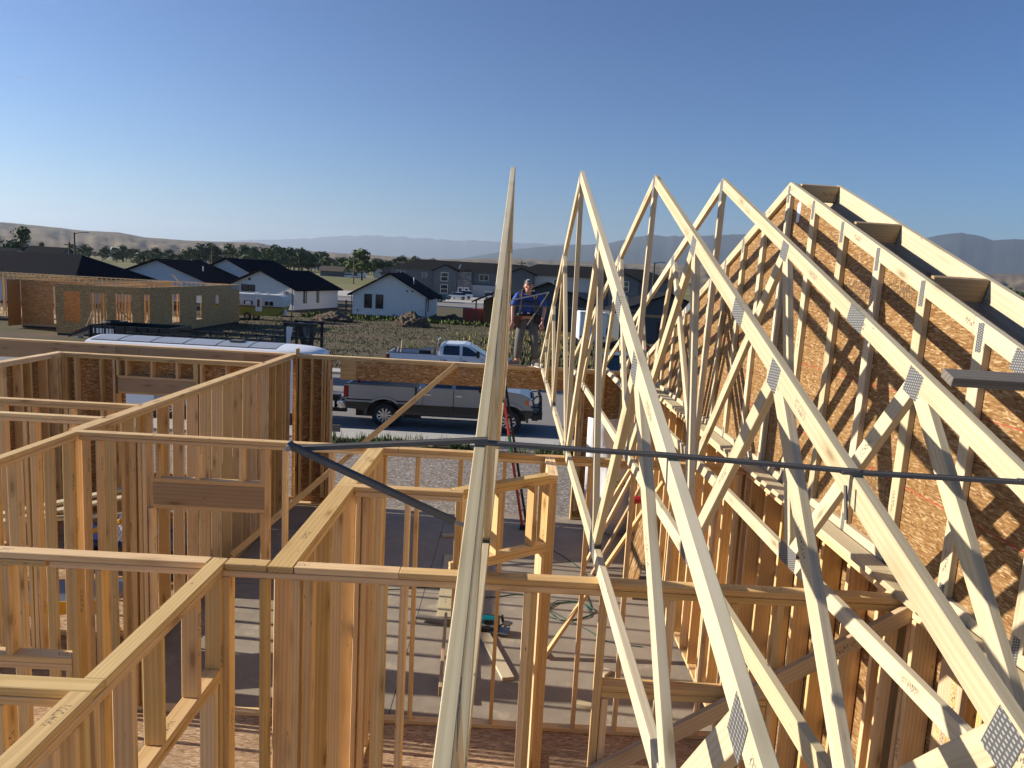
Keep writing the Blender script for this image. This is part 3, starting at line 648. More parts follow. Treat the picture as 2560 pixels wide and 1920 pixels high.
TLB = [(-6, .6), (-3.27, 1.314), (-.32, 2.004), (2.63, 2.453), (4.2, 2.65), (6.49, 2.792), (7.76, 3.142), (8.67, 3.4), (9.82, 3.58), (10.92, 3.541), (12.19, 3.68), (13.43, 3.73), (14.81, 3.867), (16.54, 3.958), (18.79, 3.896), (21.41, 3.871), (23.95, 3.785), (25.91, 3.735), (27.58, 3.987), (29.12, 4.352), (29.9, 4.416), (30.69, 4.305), (31.66, 3.999), (33.24, 4.126), (36.98, 4.319), (48, 4.024)]
ridge('hills', TL1, 5200, 1500, 9000, 'hill_grass', .145, 3.1, fold=1.5)
ridge('mountains', TLA, 38000, 27000, 44000, 'mountain', .09, 9.7, fold=.5, rows=18)
ridge('mountains', TLB, 19000, 12500, 25000, 'mountain', .10, 5.3, fold=.6)
hz = MB().box((-46000, -400, -5), (46000, 46000, 1900)).build('haze', None); tag(hz, kind='stuff')
hm = bpy.data.materials.new('haze'); hm.use_nodes = True; nt = hm.node_tree; nt.nodes.remove(nt.nodes['Principled BSDF'])
pv = nt.nodes.new('ShaderNodeVolumePrincipled'); pv.inputs['Color'].default_value = (.66, .80, 1.0, 1); pv.inputs['Density'].default_value = 3.8e-5; pv.inputs['Anisotropy'].default_value = .35
nt.links.new(pv.outputs[0], nt.nodes['Material Output'].inputs['Volume']); hz.data.materials.append(hm)
# ---------------------------------------------------------------- vegetation
def leafmat(name, a_, b_, c_):
    t = NT(name); oi = t.n('ObjectInfo'); n = t.noise(t.coord(rnd=30), .9, 3)
    c = t.ramp(n, [(.3, a_), (.55, b_), (.75, c_)]); hs = t.n('HueSaturation'); t.l(c, hs.inputs['Color'])
    t.l(t.math('MULTIPLY_ADD', oi.outputs['Random'], .5, .78), hs.inputs['Value']); t.l(t.math('MULTIPLY_ADD', oi.outputs['Random'], .03, .485), hs.inputs['Hue'])
    t.out(hs.outputs[0], .7, spec=.2)
leafmat('leaves', (.022, .040, .014), (.042, .068, .024), (.075, .10, .04))
leafmat('leaves_pale', (.07, .085, .05), (.12, .135, .085), (.18, .19, .12))
leafmat('leaves_green', (.05, .085, .02), (.09, .13, .035), (.14, .18, .06))
simple('bark', (.09, .07, .055), .9, 0, .3, 8)
def tree_meshes(seed, n=420, shape=(1, 1, 1), leaf=.075, low=.18):
    """unit tree of height 1: crown and trunk mesh data"""
    r = random.Random(seed); lobes = []
    for i in range(r.randint(7, 10)):
        h = r.uniform(low+.12, .82); w = .30*math.sin(math.pi*min(1, (h-low)/(1.02-low))**.8)+.06
        a_ = r.uniform(0, 6.28); lobes.append((Vector((math.cos(a_)*w*r.uniform(.2, 1)*shape[0], math.sin(a_)*w*r.uniform(.2, 1)*shape[1], h)), r.uniform(.11, .20)))
    lobes.append((Vector((0, 0, .84)), .13)); vs = []; fs = []
    for i in range(n):
        c, rad = r.choice(lobes); d = Vector((r.gauss(0, 1), r.gauss(0, 1), r.gauss(0, 1))).normalized()*rad*r.uniform(.55, 1.08); p = c+d; p.z = max(low*.6, p.z)
        nrm = (d.normalized()+Vector((r.uniform(-.7, .7), r.uniform(-.7, .7), r.uniform(-.3, .9)))).normalized(); u = nrm.orthogonal().normalized(); u.rotate(Quaternion(nrm, r.uniform(0, 6.28))); v = nrm.cross(u)
        s = leaf*r.uniform(.5, 1.1); k = len(vs); q = r.uniform(.5, .9)
        vs += [p-u*s-v*s*.3, p+v*s*-.6*q, p+u*s*q, p+v*s*.6]; fs.append((k, k+1, k+2, k+3))
    tr = MB(); tr.tube([(0, 0, -.02), (.01, 0, .2), (-.01, .01, .45), (0, 0, .7)], [.03, .022, .016, .006], 6)
    for c, rad in lobes[:5]: tr.tube([(0, 0, .2), (c.x*.5, c.y*.5, (c.z+.2)/2), tuple(c)], [.013, .009, .003], 5)
    return vs, fs, tr
PROTO = []
for i in range(6):
    vs, fs, tr = tree_meshes(20+i, 520)
    me = bpy.data.meshes.new('crown'); me.from_pydata([tuple(v) for v in vs], [], fs); me.materials.append(MATS['leaves'])
    o = tr.build('trunk', 'bark'); tm = o.data; bpy.data.objects.remove(o); PROTO.append((me, tm))
def clone_mat(me, mat):
    m2 = me.copy(); m2.materials.clear(); m2.materials.append(MATS[mat]); return m2
PALE = [clone_mat(p[0], 'leaves_pale') for p in PROTO[:2]]; GRN = [clone_mat(p[0], 'leaves_green') for p in PROTO[2:4]]
def tree(x, y, h, label, k=0, w=1, group='trees in the valley', kindm=None, name='tree', cat='tree', z=None):
    t = thing(name, label, cat, (x, y, (ground_z(x, y) if z is None else z)), group, (0, 0, k*1.7)); t.scale = (h*w, h*w, h)
    me, tm = PROTO[k % 6]
    if kindm: me = kindm[k % 2]
    for nm, d in (('crown', me), ('trunk', tm)):
        o = bpy.data.objects.new(nm, d); C.objects.link(o); o.parent = t
    return t
rt = random.Random(11)
tree(-186, 290, 14.5, 'big dark cottonwood standing alone above the black roof at the far left', 0, 1.15, 'trees in the valley')
tree(-196, 300, 9.5, 'smaller rounded tree at the very left edge beside the big cottonwood', 3, 1.3)
tree(-147, 300, 7, 'grey-green willow beside the road behind the street light', 1, 1.4, kindm=PALE, cat='tree')
tree(-133, 300, 4.2, 'low green bush beside the road left of the white gable', 1, 1.9, kindm=GRN, name='bush', cat='bush')
tree(-100, 285, 8.5, 'pale silvery tree beside the brown-roofed farmhouse', 0, 1.3, kindm=PALE)
tree(-66, 330, 14, 'loose olive tree in front of the little light-gabled house', 2, 1.3, kindm=GRN)
tree(-55, 330, 9, 'dark green bush-like tree just left of the dark apartment block', 4, 1.5)
tree(71, 420, 13, 'tall pale willow clump seen between the third and fourth truss peaks', 0, 1.1, kindm=PALE)
tree(80, 425, 11, 'lower willow clump right of the tall one between the truss peaks', 1, 1.3, kindm=PALE)
ONES = 'first second third fourth fifth sixth seventh eighth ninth tenth eleventh twelfth thirteenth fourteenth fifteenth sixteenth seventeenth eighteenth nineteenth'.split()
def ordinal(n):
    if n < 20: return ONES[n-1]
    tens = {2: 'twent', 3: 'thirt', 4: 'fort'}[n//10]
    return tens+'ieth' if n % 10 == 0 else tens+'y-'+ONES[n % 10-1]
def row(n, az0, az1, d0, d1, h0, h1, label, group):
    it = sorted([(az0+(az1-az0)*(i+rt.uniform(.0, 1))/n, rt.uniform(d0, d1), rt.uniform(h0, h1)) for i in range(n)])
    for i, (a_, d, h) in enumerate(it):
        tree(math.sin(R(a_))*d, math.cos(R(a_))*d, h*.85, ordinal(i+1)+' from the left '+label, rt.randint(0, 11), rt.uniform(.95, 1.5), group, z=-3.9)
row(40, -36, -24, 600, 1250, 9, 16, 'of the dark trees scattered behind the left-hand roofs', 'scattered trees left of the tall pole')
row(18, -27.5, -22.5, 520, 800, 9, 18, 'of the dark trees in the grove around the utility pole', 'grove near the utility pole')
row(46, -22.5, -13.6, 600, 850, 15, 24, 'of the cottonwoods in the dense belt behind the houses', 'dense cottonwood belt')
row(30, -13.3, -5.6, 600, 850, 13, 23, 'of the cottonwoods in the belt behind the dark apartment block', 'cottonwoods behind the apartments')
row(5, -17.5, -15.2, 560, 620, 20, 24, 'of the tall trees ending the dense belt', 'tall belt-end trees')
row(14, -.5, 9, 700, 1000, 9, 14, 'of the low dark trees seen through the trusses', 'trees seen through the trusses')
row(12, 9, 16, 700, 1000, 9, 14, 'of the dark trees right of the far street light', 'trees right of the far street light')
row(16, 32.5, 37, 420, 600, 14, 18, 'of the dark trees beyond the barge rafter', 'trees at the right edge')
row(26, -36, -20, 1500, 1900, 14, 22, 'of the tiny trees at the foot of the dry hills', 'trees at the foot of the hills')
# ---------------------------------------------------------------- roads beyond
def strip_road(name, pts, w, z, mat):
    vs = []; fs = []
    for i, p in enumerate(pts):
        p = Vector(p); d = (Vector(pts[min(i+1, len(pts)-1)])-Vector(pts[max(0, i-1)])).normalized(); n = Vector((-d.y, d.x))*w/2
        vs += [(p.x+n.x, p.y+n.y, z), (p.x-n.x, p.y-n.y, z)]
    for i in range(len(pts)-1): fs.append((2*i, 2*i+1, 2*i+3, 2*i+2))
    tag(mk(name, vs, fs, mat), kind='structure')
sheet('street', -200, 200, 119.5, 134, -3.60, 'asphalt')
tag(MB().box((-200, 118.7, -3.8), (200, 119.5, -3.52)).box((-200, 134, -3.8), (200, 135.2, -3.52)).build('kerb', 'kerb'), kind='structure')
sheet('parking_lot', -45, 60, 139, 172, -3.60, 'concrete')
strip_road('road', [(-420, 300), (-187, 322), (-147, 334), (-110, 356), (-60, 405), (0, 470), (150, 620)], 14, -3.60, 'asphalt')
# ---------------------------------------------------------------- houses
def siding(name, col, board_h=.18, vert=False, dark=.55):
    t = NT(name); v = t.coord(kind='Object'); sp = t.n('SeparateXYZ'); t.l(v, sp.inputs[0])
    src = t.math('ADD', sp.outputs[0], sp.outputs[1]) if vert else sp.outputs[2]
    fr = t.math('FRACT', t.math('DIVIDE', src, board_h))
    k = t.ramp(fr, [(0, (dark,)*3), (.10 if not vert else .06, (1, 1, 1)), (1, (1, 1, 1))])
    c = t.mix(1.0, t.mix(t.noise(v, 2, 4), tuple(x*.93 for x in col), tuple(min(1, x*1.05) for x in col)), k, 'MULTIPLY')
    t.bump(fr if not vert else k, .25, .02); t.out(c, .6, spec=.3)
siding('siding_white', (.78, .755, .73)); siding('siding_grey', (.105, .115, .125), .4, True, .8); siding('siding_blue', (.11, .125, .14), .4, True, .75)
siding('siding_light', (.40, .41, .41), .4, True, .8); siding('siding_dark', (.075, .085, .095)); siding('wood_wall', (.22, .12, .055), .14, True, .5)
def shingle(name, col):
    t = NT(name); v = t.coord(kind='Object'); n = t.noise(v, 3, 6, .7); b_ = t.n('TexBrick'); t.l(v, b_.inputs['Vector']); b_.inputs['Scale'].default_value = 3.2
    c = t.mix(n, tuple(x*.6 for x in col), tuple(x*1.5 for x in col)); t.out(c, .95, spec=.04)
shingle('roof_black', (.012, .013, .018)); shingle('roof_grey', (.02, .021, .023)); shingle('roof_brown', (.10, .085, .07)); simple('roof_red', (.30, .07, .05), .7)
simple('trim_black', (.018, .018, .02), .5); simple('trim_white', (.72, .72, .70), .5); simple('foundation', (.07, .065, .06), .9); simple('glass_dark', (.02, .024, .03), .08, 0, 0, 6, .8)
simple('blind', (.30, .30, .27), .6)
def stone():
    t = NT('stone'); m_ = t.n('Mapping'); m_.inputs['Scale'].default_value = (1.2, 1.2, 5); t.l(t.coord(), m_.inputs[0]); vo = t.vor(m_.outputs[0], 1.3); sc = t.n('SeparateColor'); t.l(vo.outputs['Color'], sc.inputs[0])
    t.out(t.ramp(sc.outputs[0], [(0, (.08, .08, .08)), (.5, (.17, .165, .16)), (1, (.32, .31, .30))]), .9)
stone()
def house(label, origin, rot, w, d, eave, ridge_h, walls='siding_white', roof='roof_black', axis='v', over=.45, zg=-3.7, windows=(), hip=False, group='houses', cat='house', extra=None, front=None, found=.25, ro=None):
    """origin = front left corner; u to the right, v away; wall heights above zg"""
    H = thing('house', label, cat, (origin[0], origin[1], zg), group, (0, 0, R(rot)))
    mb = MB(); e = eave
    if axis == 'v' and not hip:
        pf = [(0, 0), (w, 0), (w, e), (w/2, ridge_h-.12), (0, e)]; mb.prism(pf, 1, 0, d)
    elif not hip:
        pf = [(0, 0), (d, 0), (d, e), (d/2, ridge_h-.12), (0, e)]; mb.prism(pf, 0, 0, w)
    else: mb.box((0, 0, 0), (w, d, e))
    mb.build('wall', walls, H)
    MB().box((-.02, -.02, -.4), (w+.02, d+.02, found)).build('foundation', 'foundation', H)
    rb = MB(); th = .16
    if hip:
        o_ = over; hi = ro or min(w, d)/2
        if w >= d: A, B_ = (hi, d/2), (w-hi, d/2)
        else: A, B_ = (w/2, hi), (w/2, d-hi)
        vs = [(-o_, -o_, e-.05), (w+o_, -o_, e-.05), (w+o_, d+o_, e-.05), (-o_, d+o_, e-.05), (A[0], A[1], ridge_h), (B_[0], B_[1], ridge_h)]
        fs = [(0, 1, 5, 4), (1, 2, 5), (2, 3, 4, 5), (3, 0, 4), (0, 3, 2, 1)] if w >= d else [(0, 1, 4), (1, 2, 5, 4), (2, 3, 5), (3, 0, 4, 5), (0, 3, 2, 1)]
        rb.add(vs, fs)
    else:
        L = w/2 if axis == 'v' else d/2; sl = (ridge_h-e)/L; zo = e-over*sl
        for sg in (-1, 1):
            pf = [(L, ridge_h), (L+sg*(L+over), zo), (L+sg*(L+over), zo-th), (L, ridge_h-th)]
            if axis == 'v': rb.prism(pf, 1, -over, d+over)
            else: rb.prism(pf, 0, -over, w+over)
    rb.build('roof', roof, H)
    for wi in windows:
        face, u, z, ww, hh = wi[:5]; kind = wi[5] if len(wi) > 5 else 'window'; fr = wi[6] if len(wi) > 6 else 'trim_black'; bl = wi[7] if len(wi) > 7 else None
        def P(a0, a1, z0, z1, t0, t1):
            if face == 'f': return (a0, -t1, z0), (a1, -t0, z1)
            if face == 'r': return (w+t0, a0, z0), (w+t1, a1, z1)
            if face == 'l': return (-t1, a0, z0), (-t0, a1, z1)
        fo = MB()
        t_ = .07
        for q in ((u, u+ww, z, z+t_), (u, u+ww, z+hh-t_, z+hh), (u, u+t_, z+t_, z+hh-t_), (u+ww-t_, u+ww, z+t_, z+hh-t_)): fo.box(*P(*q, -.01, .05))
        if kind == 'slider': fo.box(*P(u+ww/2-.035, u+ww/2+.035, z+t_, z+hh-t_, -.01, .045))
        if kind == 'hung': fo.box(*P(u+t_, u+ww-t_, z+hh/2-.04, z+hh/2+.04, -.01, .045))
        wo = fo.build('window' if kind != 'door' else 'door', fr, H)
        if kind == 'door': MB().box(*P(u+t_, u+ww-t_, z+t_, z+hh-t_, -.01, .02)).build('door_panel', 'trim_white', wo)
        else:
            MB().box(*P(u+t_, u+ww-t_, z+t_, z+hh-t_, -.01, .015)).build('pane', 'glass_dark', wo)
            if bl: MB().box(*P(u+ww*.45, u+ww-t_, z+t_, z+hh-t_, .015, .018)).build('blind', 'blind', wo)
    if extra: extra(H)
    return H
def gutter(H, pts, r=.05):
    MB().tube(pts, r, 6).build('downspout', 'trim_black', H)
# white gabled house in the middle
def ex1(H):
    gutter(H, [(-.35, -.3, 2.55), (-.1, -.1, 2.3), (-.1, -.06, .2)]); gutter(H, [(8.5, -.3, 2.6), (8.15, -.08, 2.3), (8.15, -.08, .3), (8.5, -.1, .2)])
    MB().tube([(6.2, 3.4, 3.6), (6.2, 3.4, 4.6)], .06, 8).build('vent_pipe', 'trim_white', H)
    MB().box((5.9, -.05, 3.0), (6.1, 0, 3.15)).box((6.5, -.05, 3.0), (6.7, 0, 3.15)).box((.55, -.05, .6), (.65, 0, .8)).box((4.5, -.1, .35), (4.75, 0, .45)).build('wall_vent', 'trim_black', H)
house('small white gabled house with two tall black-framed windows, in the middle', (-17.75, 84), -1, 8.2, 9.8, 2.72, 5.0, over=.5, group=None, windows=[('f', 1.3, 1.0, .85, 1.55), ('f', 2.55, 1.0, .85, 1.55), ('r', .9, .9, .5, 1.8)], extra=ex1)
def ex2(H):
    gutter(H, [(8.25, .25, 2.8), (8.05, -.1, 2.5), (8.05, -.06, .3)])
    MB().box((7.0, -.18, 1.2), (7.35, 0, 2.3)).build('meter_box', 'galv', H); MB().box((6.1, -.06, 3.35), (6.3, 0, 3.55)).box((2.6, -.06, 3.3), (2.85, 0, 3.55)).build('wall_vent', 'trim_black', H)
    MB().box((8.0, -.12, -.3), (8.12, 0, .1)).build('pipe', 'trim_black', H)
house('white lap-sided house behind the camper, with a wide black roof', (-32.6, 86.9), -12, 8.25, 11.2, 2.75, 4.6, over=.5, group=None, windows=[('f', 1.7, 2.05, 1.7, .75, 'slider'), ('r', 2.1, .95, .8, 1.55, 'window', 'trim_black', 1), ('r', 5.4, .95, .62, 1.55, 'window', 'trim_black', 1)], extra=ex2)
def ex3(H):
    for u in (3.2, 7.2): MB().box((u, -2.2, 0), (u+.2, -2.0, 2.5)).build('porch_post', 'wood_wall', H)
    pf = [(5.3, 4.15), (8.2, 2.95), (8.2, 2.8), (5.3, 3.98)]; pg = [(5.3, 4.15), (2.4, 2.95), (2.4, 2.8), (5.3, 3.98)]
    MB().prism(pf, 1, -2.6, 3).prism(pg, 1, -2.6, 3).build('porch_roof', 'roof_black', H)
    MB().box((3.0, -2.2, 2.6), (7.6, -2.0, 2.8)).box((5.2, -2.2, 2.8), (5.4, -2.0, 3.8)).build('porch_truss', 'wood_wall', H)
house('dark-roofed house with a timbered porch gable, between two white houses at the left', (-43.2, 100), -10, 12, 12, 2.9, 5.7, over=.5, group=None, windows=[('f', .6, 1.4, 1.2, 1.2, 'slider')], extra=ex3)
def ex4(H):
    pf = [(2.2, 4.1), (6.0, 2.9), (6.0, 2.76), (2.2, 3.95)]
    MB().prism([(-2.6, 2.7), (3.4, 4.35), (3.4, 4.2), (-2.6, 2.54)], 1, 2.2, 9).build('porch_roof', 'roof_black', H); MB().prism([(-2.4, 0), (2, 0), (2, 3.9), (-2.4, 2.7)], 1, 2.6, 8.6).build('wall', 'siding_white', H)
    MB().tube([(9.6, 4, 3.3), (9.6, 4, 4.5)], .06, 8).build('vent_pipe', 'trim_white', H)
house('white house with a broad gable and black roof, directly behind the sheathed house frame', (-48.2, 91), -9, 12.4, 9, 2.9, 5.15, over=.5, group=None, extra=ex4)
house('long black hip-roofed house filling the far left edge', (-66, 76), -4, 23, 14, 2.75, 5.1, walls='siding_white', over=.6, hip=True, ro=3.6, group=None)
house('grey-green metal building behind the big cottonwood', (-148, 230), 0, 11, 9, 4.2, 6.6, walls='siding_blue', roof='roof_grey', axis='u', group=None, cat='building')
house('pale low building at the left edge below the cottonwood', (-164, 235), 0, 9, 9, 4.2, 5.6, walls='siding_light', roof='roof_grey', axis='u', group=None, cat='building')
house('small barn with a red roof behind the white gable', (-103, 268), -12, 9, 7, 3.2, 5.2, walls='siding_light', roof='roof_red', axis='u', group=None, cat='barn', windows=[('f', 7, .6, 1.2, 2.2, 'door', 'trim_white')])
house('grey farm shed left of the utility pole in the valley', (-172, 405), 0, 5, 8, 3, 5.2, walls='siding_dark', roof='roof_grey', group=None)
house('grey-roofed farmhouse in front of the tree belt, right of the utility pole', (-150, 400), 0, 11, 9, 4.0, 7, walls='siding_dark', roof='roof_grey', axis='u', group=None)
house('brown-roofed farmhouse with a light gable end, left of the white house in the middle', (-103, 405), -6, 12, 9, 3.0, 5.4, walls='siding_dark', roof='roof_brown', axis='u', group=None)
house('white farmhouse behind parked cars beside the brown-roofed farmhouse', (-89, 408), -6, 7.5, 8, 2.9, 5.0, walls='siding_white', roof='roof_brown', axis='u', group=None, windows=[('f', 3, 1, 2, 1.5)])
house('little cream house with a steep light gable, left of the apartment block', (-83, 450), 0, 7, 9, 3.2, 6.6, walls='siding_light', roof='roof_grey', group=None)
house('dark house peeking out beside the left end of the apartment roof', (-50, 290), 0, 6, 8, 4.2, 6.2, walls='siding_blue', roof='roof_grey', axis='u', group=None)
house('small white shed at the edge of the tree belt', (-138, 390), 0, 7, 7, 5.4, 6.4, walls='trim_white', roof='trim_white', group=None, cat='shed')
house('long white barn far off at the foot of the fields', (-520, 1250), 0, 75, 20, 8, 13, walls='trim_white', roof='trim_white', axis='u', group=None, cat='barn')
house('tiny white barn in the fields right of the tall pole', (-690, 1300), 0, 22, 20, 12, 18, walls='trim_white', roof='trim_white', axis='u', group=None, cat='barn')
house('white ranch house among trees on the far slope', (-300, 1080), 0, 26, 15, 8, 12, walls='trim_white', roof='roof_brown', axis='u', group=None)
# two-storey apartment blocks
def exA(H):
    # two front bays with their own gables, stone band, white lower front
    for u0, u1 in ((10.2, 15.4), (29.6, 34.6)):
        MB().prism([(u0, 0), (u1, 0), (u1, 5.75), ((u0+u1)/2, 6.9), (u0, 5.75)], 1, -1.4, 2).build('bay_wall', 'siding_blue', H)
        m = (u0+u1)/2
        MB().prism([(m, 7.15), (u1+.5, 5.72), (u1+.5, 5.55), (m, 6.95)], 1, -1.9, 4.5).prism([(m, 7.15), (u0-.5, 5.72), (u0-.5, 5.55), (m, 6.95)], 1, -1.9, 4.5).build('bay_roof', 'roof_grey', H)
        for z in (.6, 3.35):
            f = MB()
            for q in ((u0+1.6, z, u0+3.3, z+.1), (u0+1.6, z+1.9, u0+3.3, z+2.0), (u0+1.6, z, u0+1.7, z+2), (u0+3.2, z, u0+3.3, z+2), (u0+1.6, z+.95, u0+3.3, z+1.05)): f.box((q[0], -1.5, q[1]), (q[2], -1.38, q[3]))
            wo = f.build('window', 'trim_white', H); MB().box((u0+1.7, -1.45, z+.1), (u0+3.2, -1.39, z+1.9)).build('pane', 'glass_dark', wo)
    MB().box((15.4, -.9, 0), (18.8, 0, 5.7)).build('stone_band', 'stone', H)
    MB().box((18.8, -.5, 0), (29.2, 0, 2.85)).build('lower_wall', 'siding_light', H)
    for u in (15.7, 17.1):
        dr = MB().box((u, -.98, 0), (u+1.25, -.9, 2.25)).build('door', 'trim_white', H); MB().box((u+.3, -1.0, .9), (u+.95, -.981, 1.9)).build('pane', 'glass_dark', dr)
    for k in range(4): MB().box((15.7+k*.05, -.5+k*.5, 6.3+k*.22), (15.9+k*.05, -.3+k*.5, 6.75+k*.22)).build('roof_vent', 'trim_white', H)
wins = [('f', 1.3, 3.9, 2.0, 1.25, 'slider', 'trim_white'), ('f', 7.3, 4.0, 1.0, 1.0, 'hung', 'trim_white'), ('f', 20.5, 3.9, 2.1, 1.4, 'slider', 'trim_white'), ('f', 25.9, 4.0, 1.0, 1.0, 'hung', 'trim_white')]
house('long dark two-storey apartment block with a stone band, left of the edge-on truss', (-28.6, 176), -1.5, 36, 13, 5.85, 8.1, walls='siding_blue', roof='roof_grey', hip=True, ro=5.5, over=.7, group=None, windows=wins, extra=exA, cat='apartment building')
def exB(H):
    MB().box((4.4, -.06, 3.0), (15.0, 0, 5.7)).build('upper_wall', 'siding_light', H)
    MB().box((8.0, -.12, 4.1), (9.3, -.06, 5.2)).build('window', 'trim_white', H); MB().box((8.15, -.16, 4.2), (9.15, -.12, 5.1)).build('pane', 'glass_dark', H)
    for u0, u1 in ((-.6, 4.3), (18.6, 24)):
        m = (u0+u1)/2
        MB().prism([(u0, 0), (u1, 0), (u1, 5.7), (m, 6.8), (u0, 5.7)], 1, -1.4, 2).build('bay_wall', 'siding_grey', H)
        MB().prism([(m, 7.0), (u1+.5, 5.66), (u1+.5, 5.5), (m, 6.85)], 1, -1.9, 4.5).prism([(m, 7.0), (u0-.5, 5.66), (u0-.5, 5.5), (m, 6.85)], 1, -1.9, 4.5).build('bay_roof', 'roof_grey', H)
    for z in (.7, 3.5):
        f = MB()
        for q in ((20.0, z, 22.2, z+.1), (20.0, z+1.9, 22.2, z+2.0), (20.0, z, 20.1, z+2), (22.1, z, 22.2, z+2), (20.0, z+.95, 22.2, z+1.05)): f.box((q[0], -1.5, q[1]), (q[2], -1.38, q[3]))
        wo = f.build('window', 'trim_white', H); MB().box((20.1, -1.45, z+.1), (22.1, -1.39, z+1.9)).build('pane', 'glass_dark', wo)
house('dark two-storey apartment block behind the man and the second truss', (-.6, 146), -1, 31, 13, 5.8, 8.0, walls='siding_grey', roof='roof_grey', hip=True, ro=5, over=.7, group=None, extra=exB, cat='apartment building')
# dark houses right behind the man
def exR(H):
    MB().prism([(-.6, 2.55), (3.2, 3.75), (3.2, 3.6), (-.6, 2.4)], 1, -.6, 6).build('porch_roof', 'roof_grey', H)
    MB().box((-.1, -.4, 0), (.1, -.2, 2.6)).build('porch_post', 'siding_dark', H); MB().prism([(.9, 0), (2.9, 0), (2.9, 3.5), (.9, 2.9)], 1, .2, 5).build('side_wall', 'wood_wall', H)
house('dark single-storey house with a wood-clad porch, behind the standing man', (-1.4, 78), -1, 9.8, 10, 2.9, 4.95, walls='siding_dark', roof='roof_grey', over=.5, group=None, extra=exR)
def exP(H):
    MB().prism([(.3, 2.5), (3.4, 4.0), (3.4, 3.8), (.3, 2.34)], 1, 0, 6).build('porch_roof', 'roof_grey', H)
    MB().box((.7, .3, 0), (.85, .45, 2.65)).build('porch_post', 'siding_dark', H); MB().prism([(1.5, 0), (3.6, 0), (3.6, 3.6), (1.5, 2.6)], 1, 1.6, 7).build('side_wall', 'wood_wall', H)
pr = thing('shed', 'open porch with dark roof and brown wood wall, left of the edge-on truss', 'porch', (-4.7, 80, -3.7)); exP(pr)
rb_ = MB().box((-5.6, 85, -3.7), (-3.4, 86.5, -2.2)).build('dumpster', 'roof_red', bevel=.05); tag(rb_, 'dark red dumpster beside the porch, near the middle', 'dumpster')
def exS(H):
    MB().box((.5, -.06, 2.35), (6.4, 0, 2.6)).build('fascia_board', 'plank', H); MB().box((3.4, -.04, .0), (5.4, 0, 2.0)).build('opening_shade_panel', 'trim_black', H)  # flat black panel on the wall paints in the shade of the garage opening
house('dark house under construction with a bare wood fascia and black garage opening', (9.6, 68), -1, 8.6, 9, 2.95, 4.6, walls='siding_dark', roof='roof_grey', over=.5, group=None, extra=exS)
# poles
def lamp(x, y, h, label, arm=2.0, grp='street lights'):
    L = thing('street_light', label, 'street light', (x, y, -3.7), grp)
    MB().tube([(0, 0, 0), (0, 0, h)], [.17, .10], 8).build('pole', 'trim_black', L); MB().tube([(0, 0, h-.25), (arm*.5, 0, h+.05), (arm, 0, h+.05)], .045, 6).build('arm', 'trim_black', L); MB().box((arm-.1, -.12, h), (arm+.55, .12, h+.12)).build('lamp_head', 'galv', L, bevel=.03)
lamp(-57.5, 100, 7.9, 'tall black street light standing in front of the fields at the left', 1.4)
lamp(18.1, 100, 8.1, 'black street light seen between the third and fourth truss peaks', .9)
def upole(x, y, h, label):
    L = thing('utility_pole', label, 'utility pole', (x, y, -3.7), 'utility poles'); MB().tube([(0, 0, 0), (0, 0, h)], [.22, .15], 7).build('pole', 'bark', L); MB().box((-1.1, -.06, h-.7), (1.1, .06, h-.5)).build('crossarm', 'bark', L)
upole(-80, 202, 8.9, 'wooden utility pole right of the small red-roofed barn'); upole(-52, 247, 10.5, 'wooden utility pole left of the apartment block roof'); upole(-96, 165, 7.5, 'thin utility pole behind the black roof at the left'); upole(1.5, 190, 9.2, 'thin utility pole above the apartment roof beside the man')
# ---------------------------------------------------------------- sheathed house frame across the street
HF = thing('unfinished_house', 'unfinished house frame with weathered sheathing and open window holes, across the street at the left', 'house', (-26.6, 48.8, -3.46))
ol = tuple(-Vector(HF.location))
def panel(axis, pos, a0, a1, z0, z1, holes, nm='sheathing', mat=None, th=.012):
    mat = mat or ('osb_grey' if axis == 'x' else 'osb_grey_side')
    mb = MB(); xs = sorted(set([a0, a1]+[h[0] for h in holes]+[h[1] for h in holes]))
    for x0_, x1_ in zip(xs, xs[1:]):
        cuts = sorted([(h[2], h[3]) for h in holes if h[0] <= x0_+1e-6 and h[1] >= x1_-1e-6]); z = z0
        for c0_, c1_ in cuts+[(z1, z1)]:
            if c0_ > z: mb.box(*(((x0_, pos, z), (x1_, pos+th, c0_)) if axis == 'x' else ((pos, x0_, z), (pos+th, x1_, c0_))))
            z = c1_
    return mb.build(nm, mat, HF, loc=ol)
def frame(axis, pos, a0, a1, z0, z1, holes=(), step=.41, nm='wall_frame', mat='fir'):
    mb = MB(); w_ = .09; y = a0
    while y < a1-.04:
        for zz0, zz1 in [(z0, z1-.08)] if not any(h[0] < y+.02 < h[1] for h in holes) else [(z0, min(h[2] for h in holes if h[0] < y+.02 < h[1])), (max(h[3] for h in holes if h[0] < y+.02 < h[1]), z1-.08)]:
            if zz1-zz0 > .05: mb.box(*(((y, pos, zz0), (y+.038, pos+w_, zz1)) if axis == 'x' else ((pos, y, zz0), (pos+w_, y+.038, zz1))))
        y += step
    for z in (z1-.078, ): mb.box(*(((a0, pos, z), (a1, pos+w_, z1)) if axis == 'x' else ((pos, a0, z), (pos+w_, a1, z1))))
    return mb.build(nm, mat, HF, loc=ol)
zt = -.37; zb_ = -3.40
hf = [(-28.86, -27.81, -2.78, -.85), (-27.14, -26.1, -2.82, -.85), (-25.51, -24.47, -3.15, -.85)]
panel('x', 48.8, -29.37, -23.92, -3.5, zt-.01, hf); frame('x', 48.813, -29.37, -23.93, zb_, zt, hf)
hs_ = [(49.25, 50.0, -3.1, -.85), (53.3, 54.5, -2.9, -.88), (57.4, 58.4, -2.9, -1.1), (61.1, 61.75, -2.15, -1.15)]
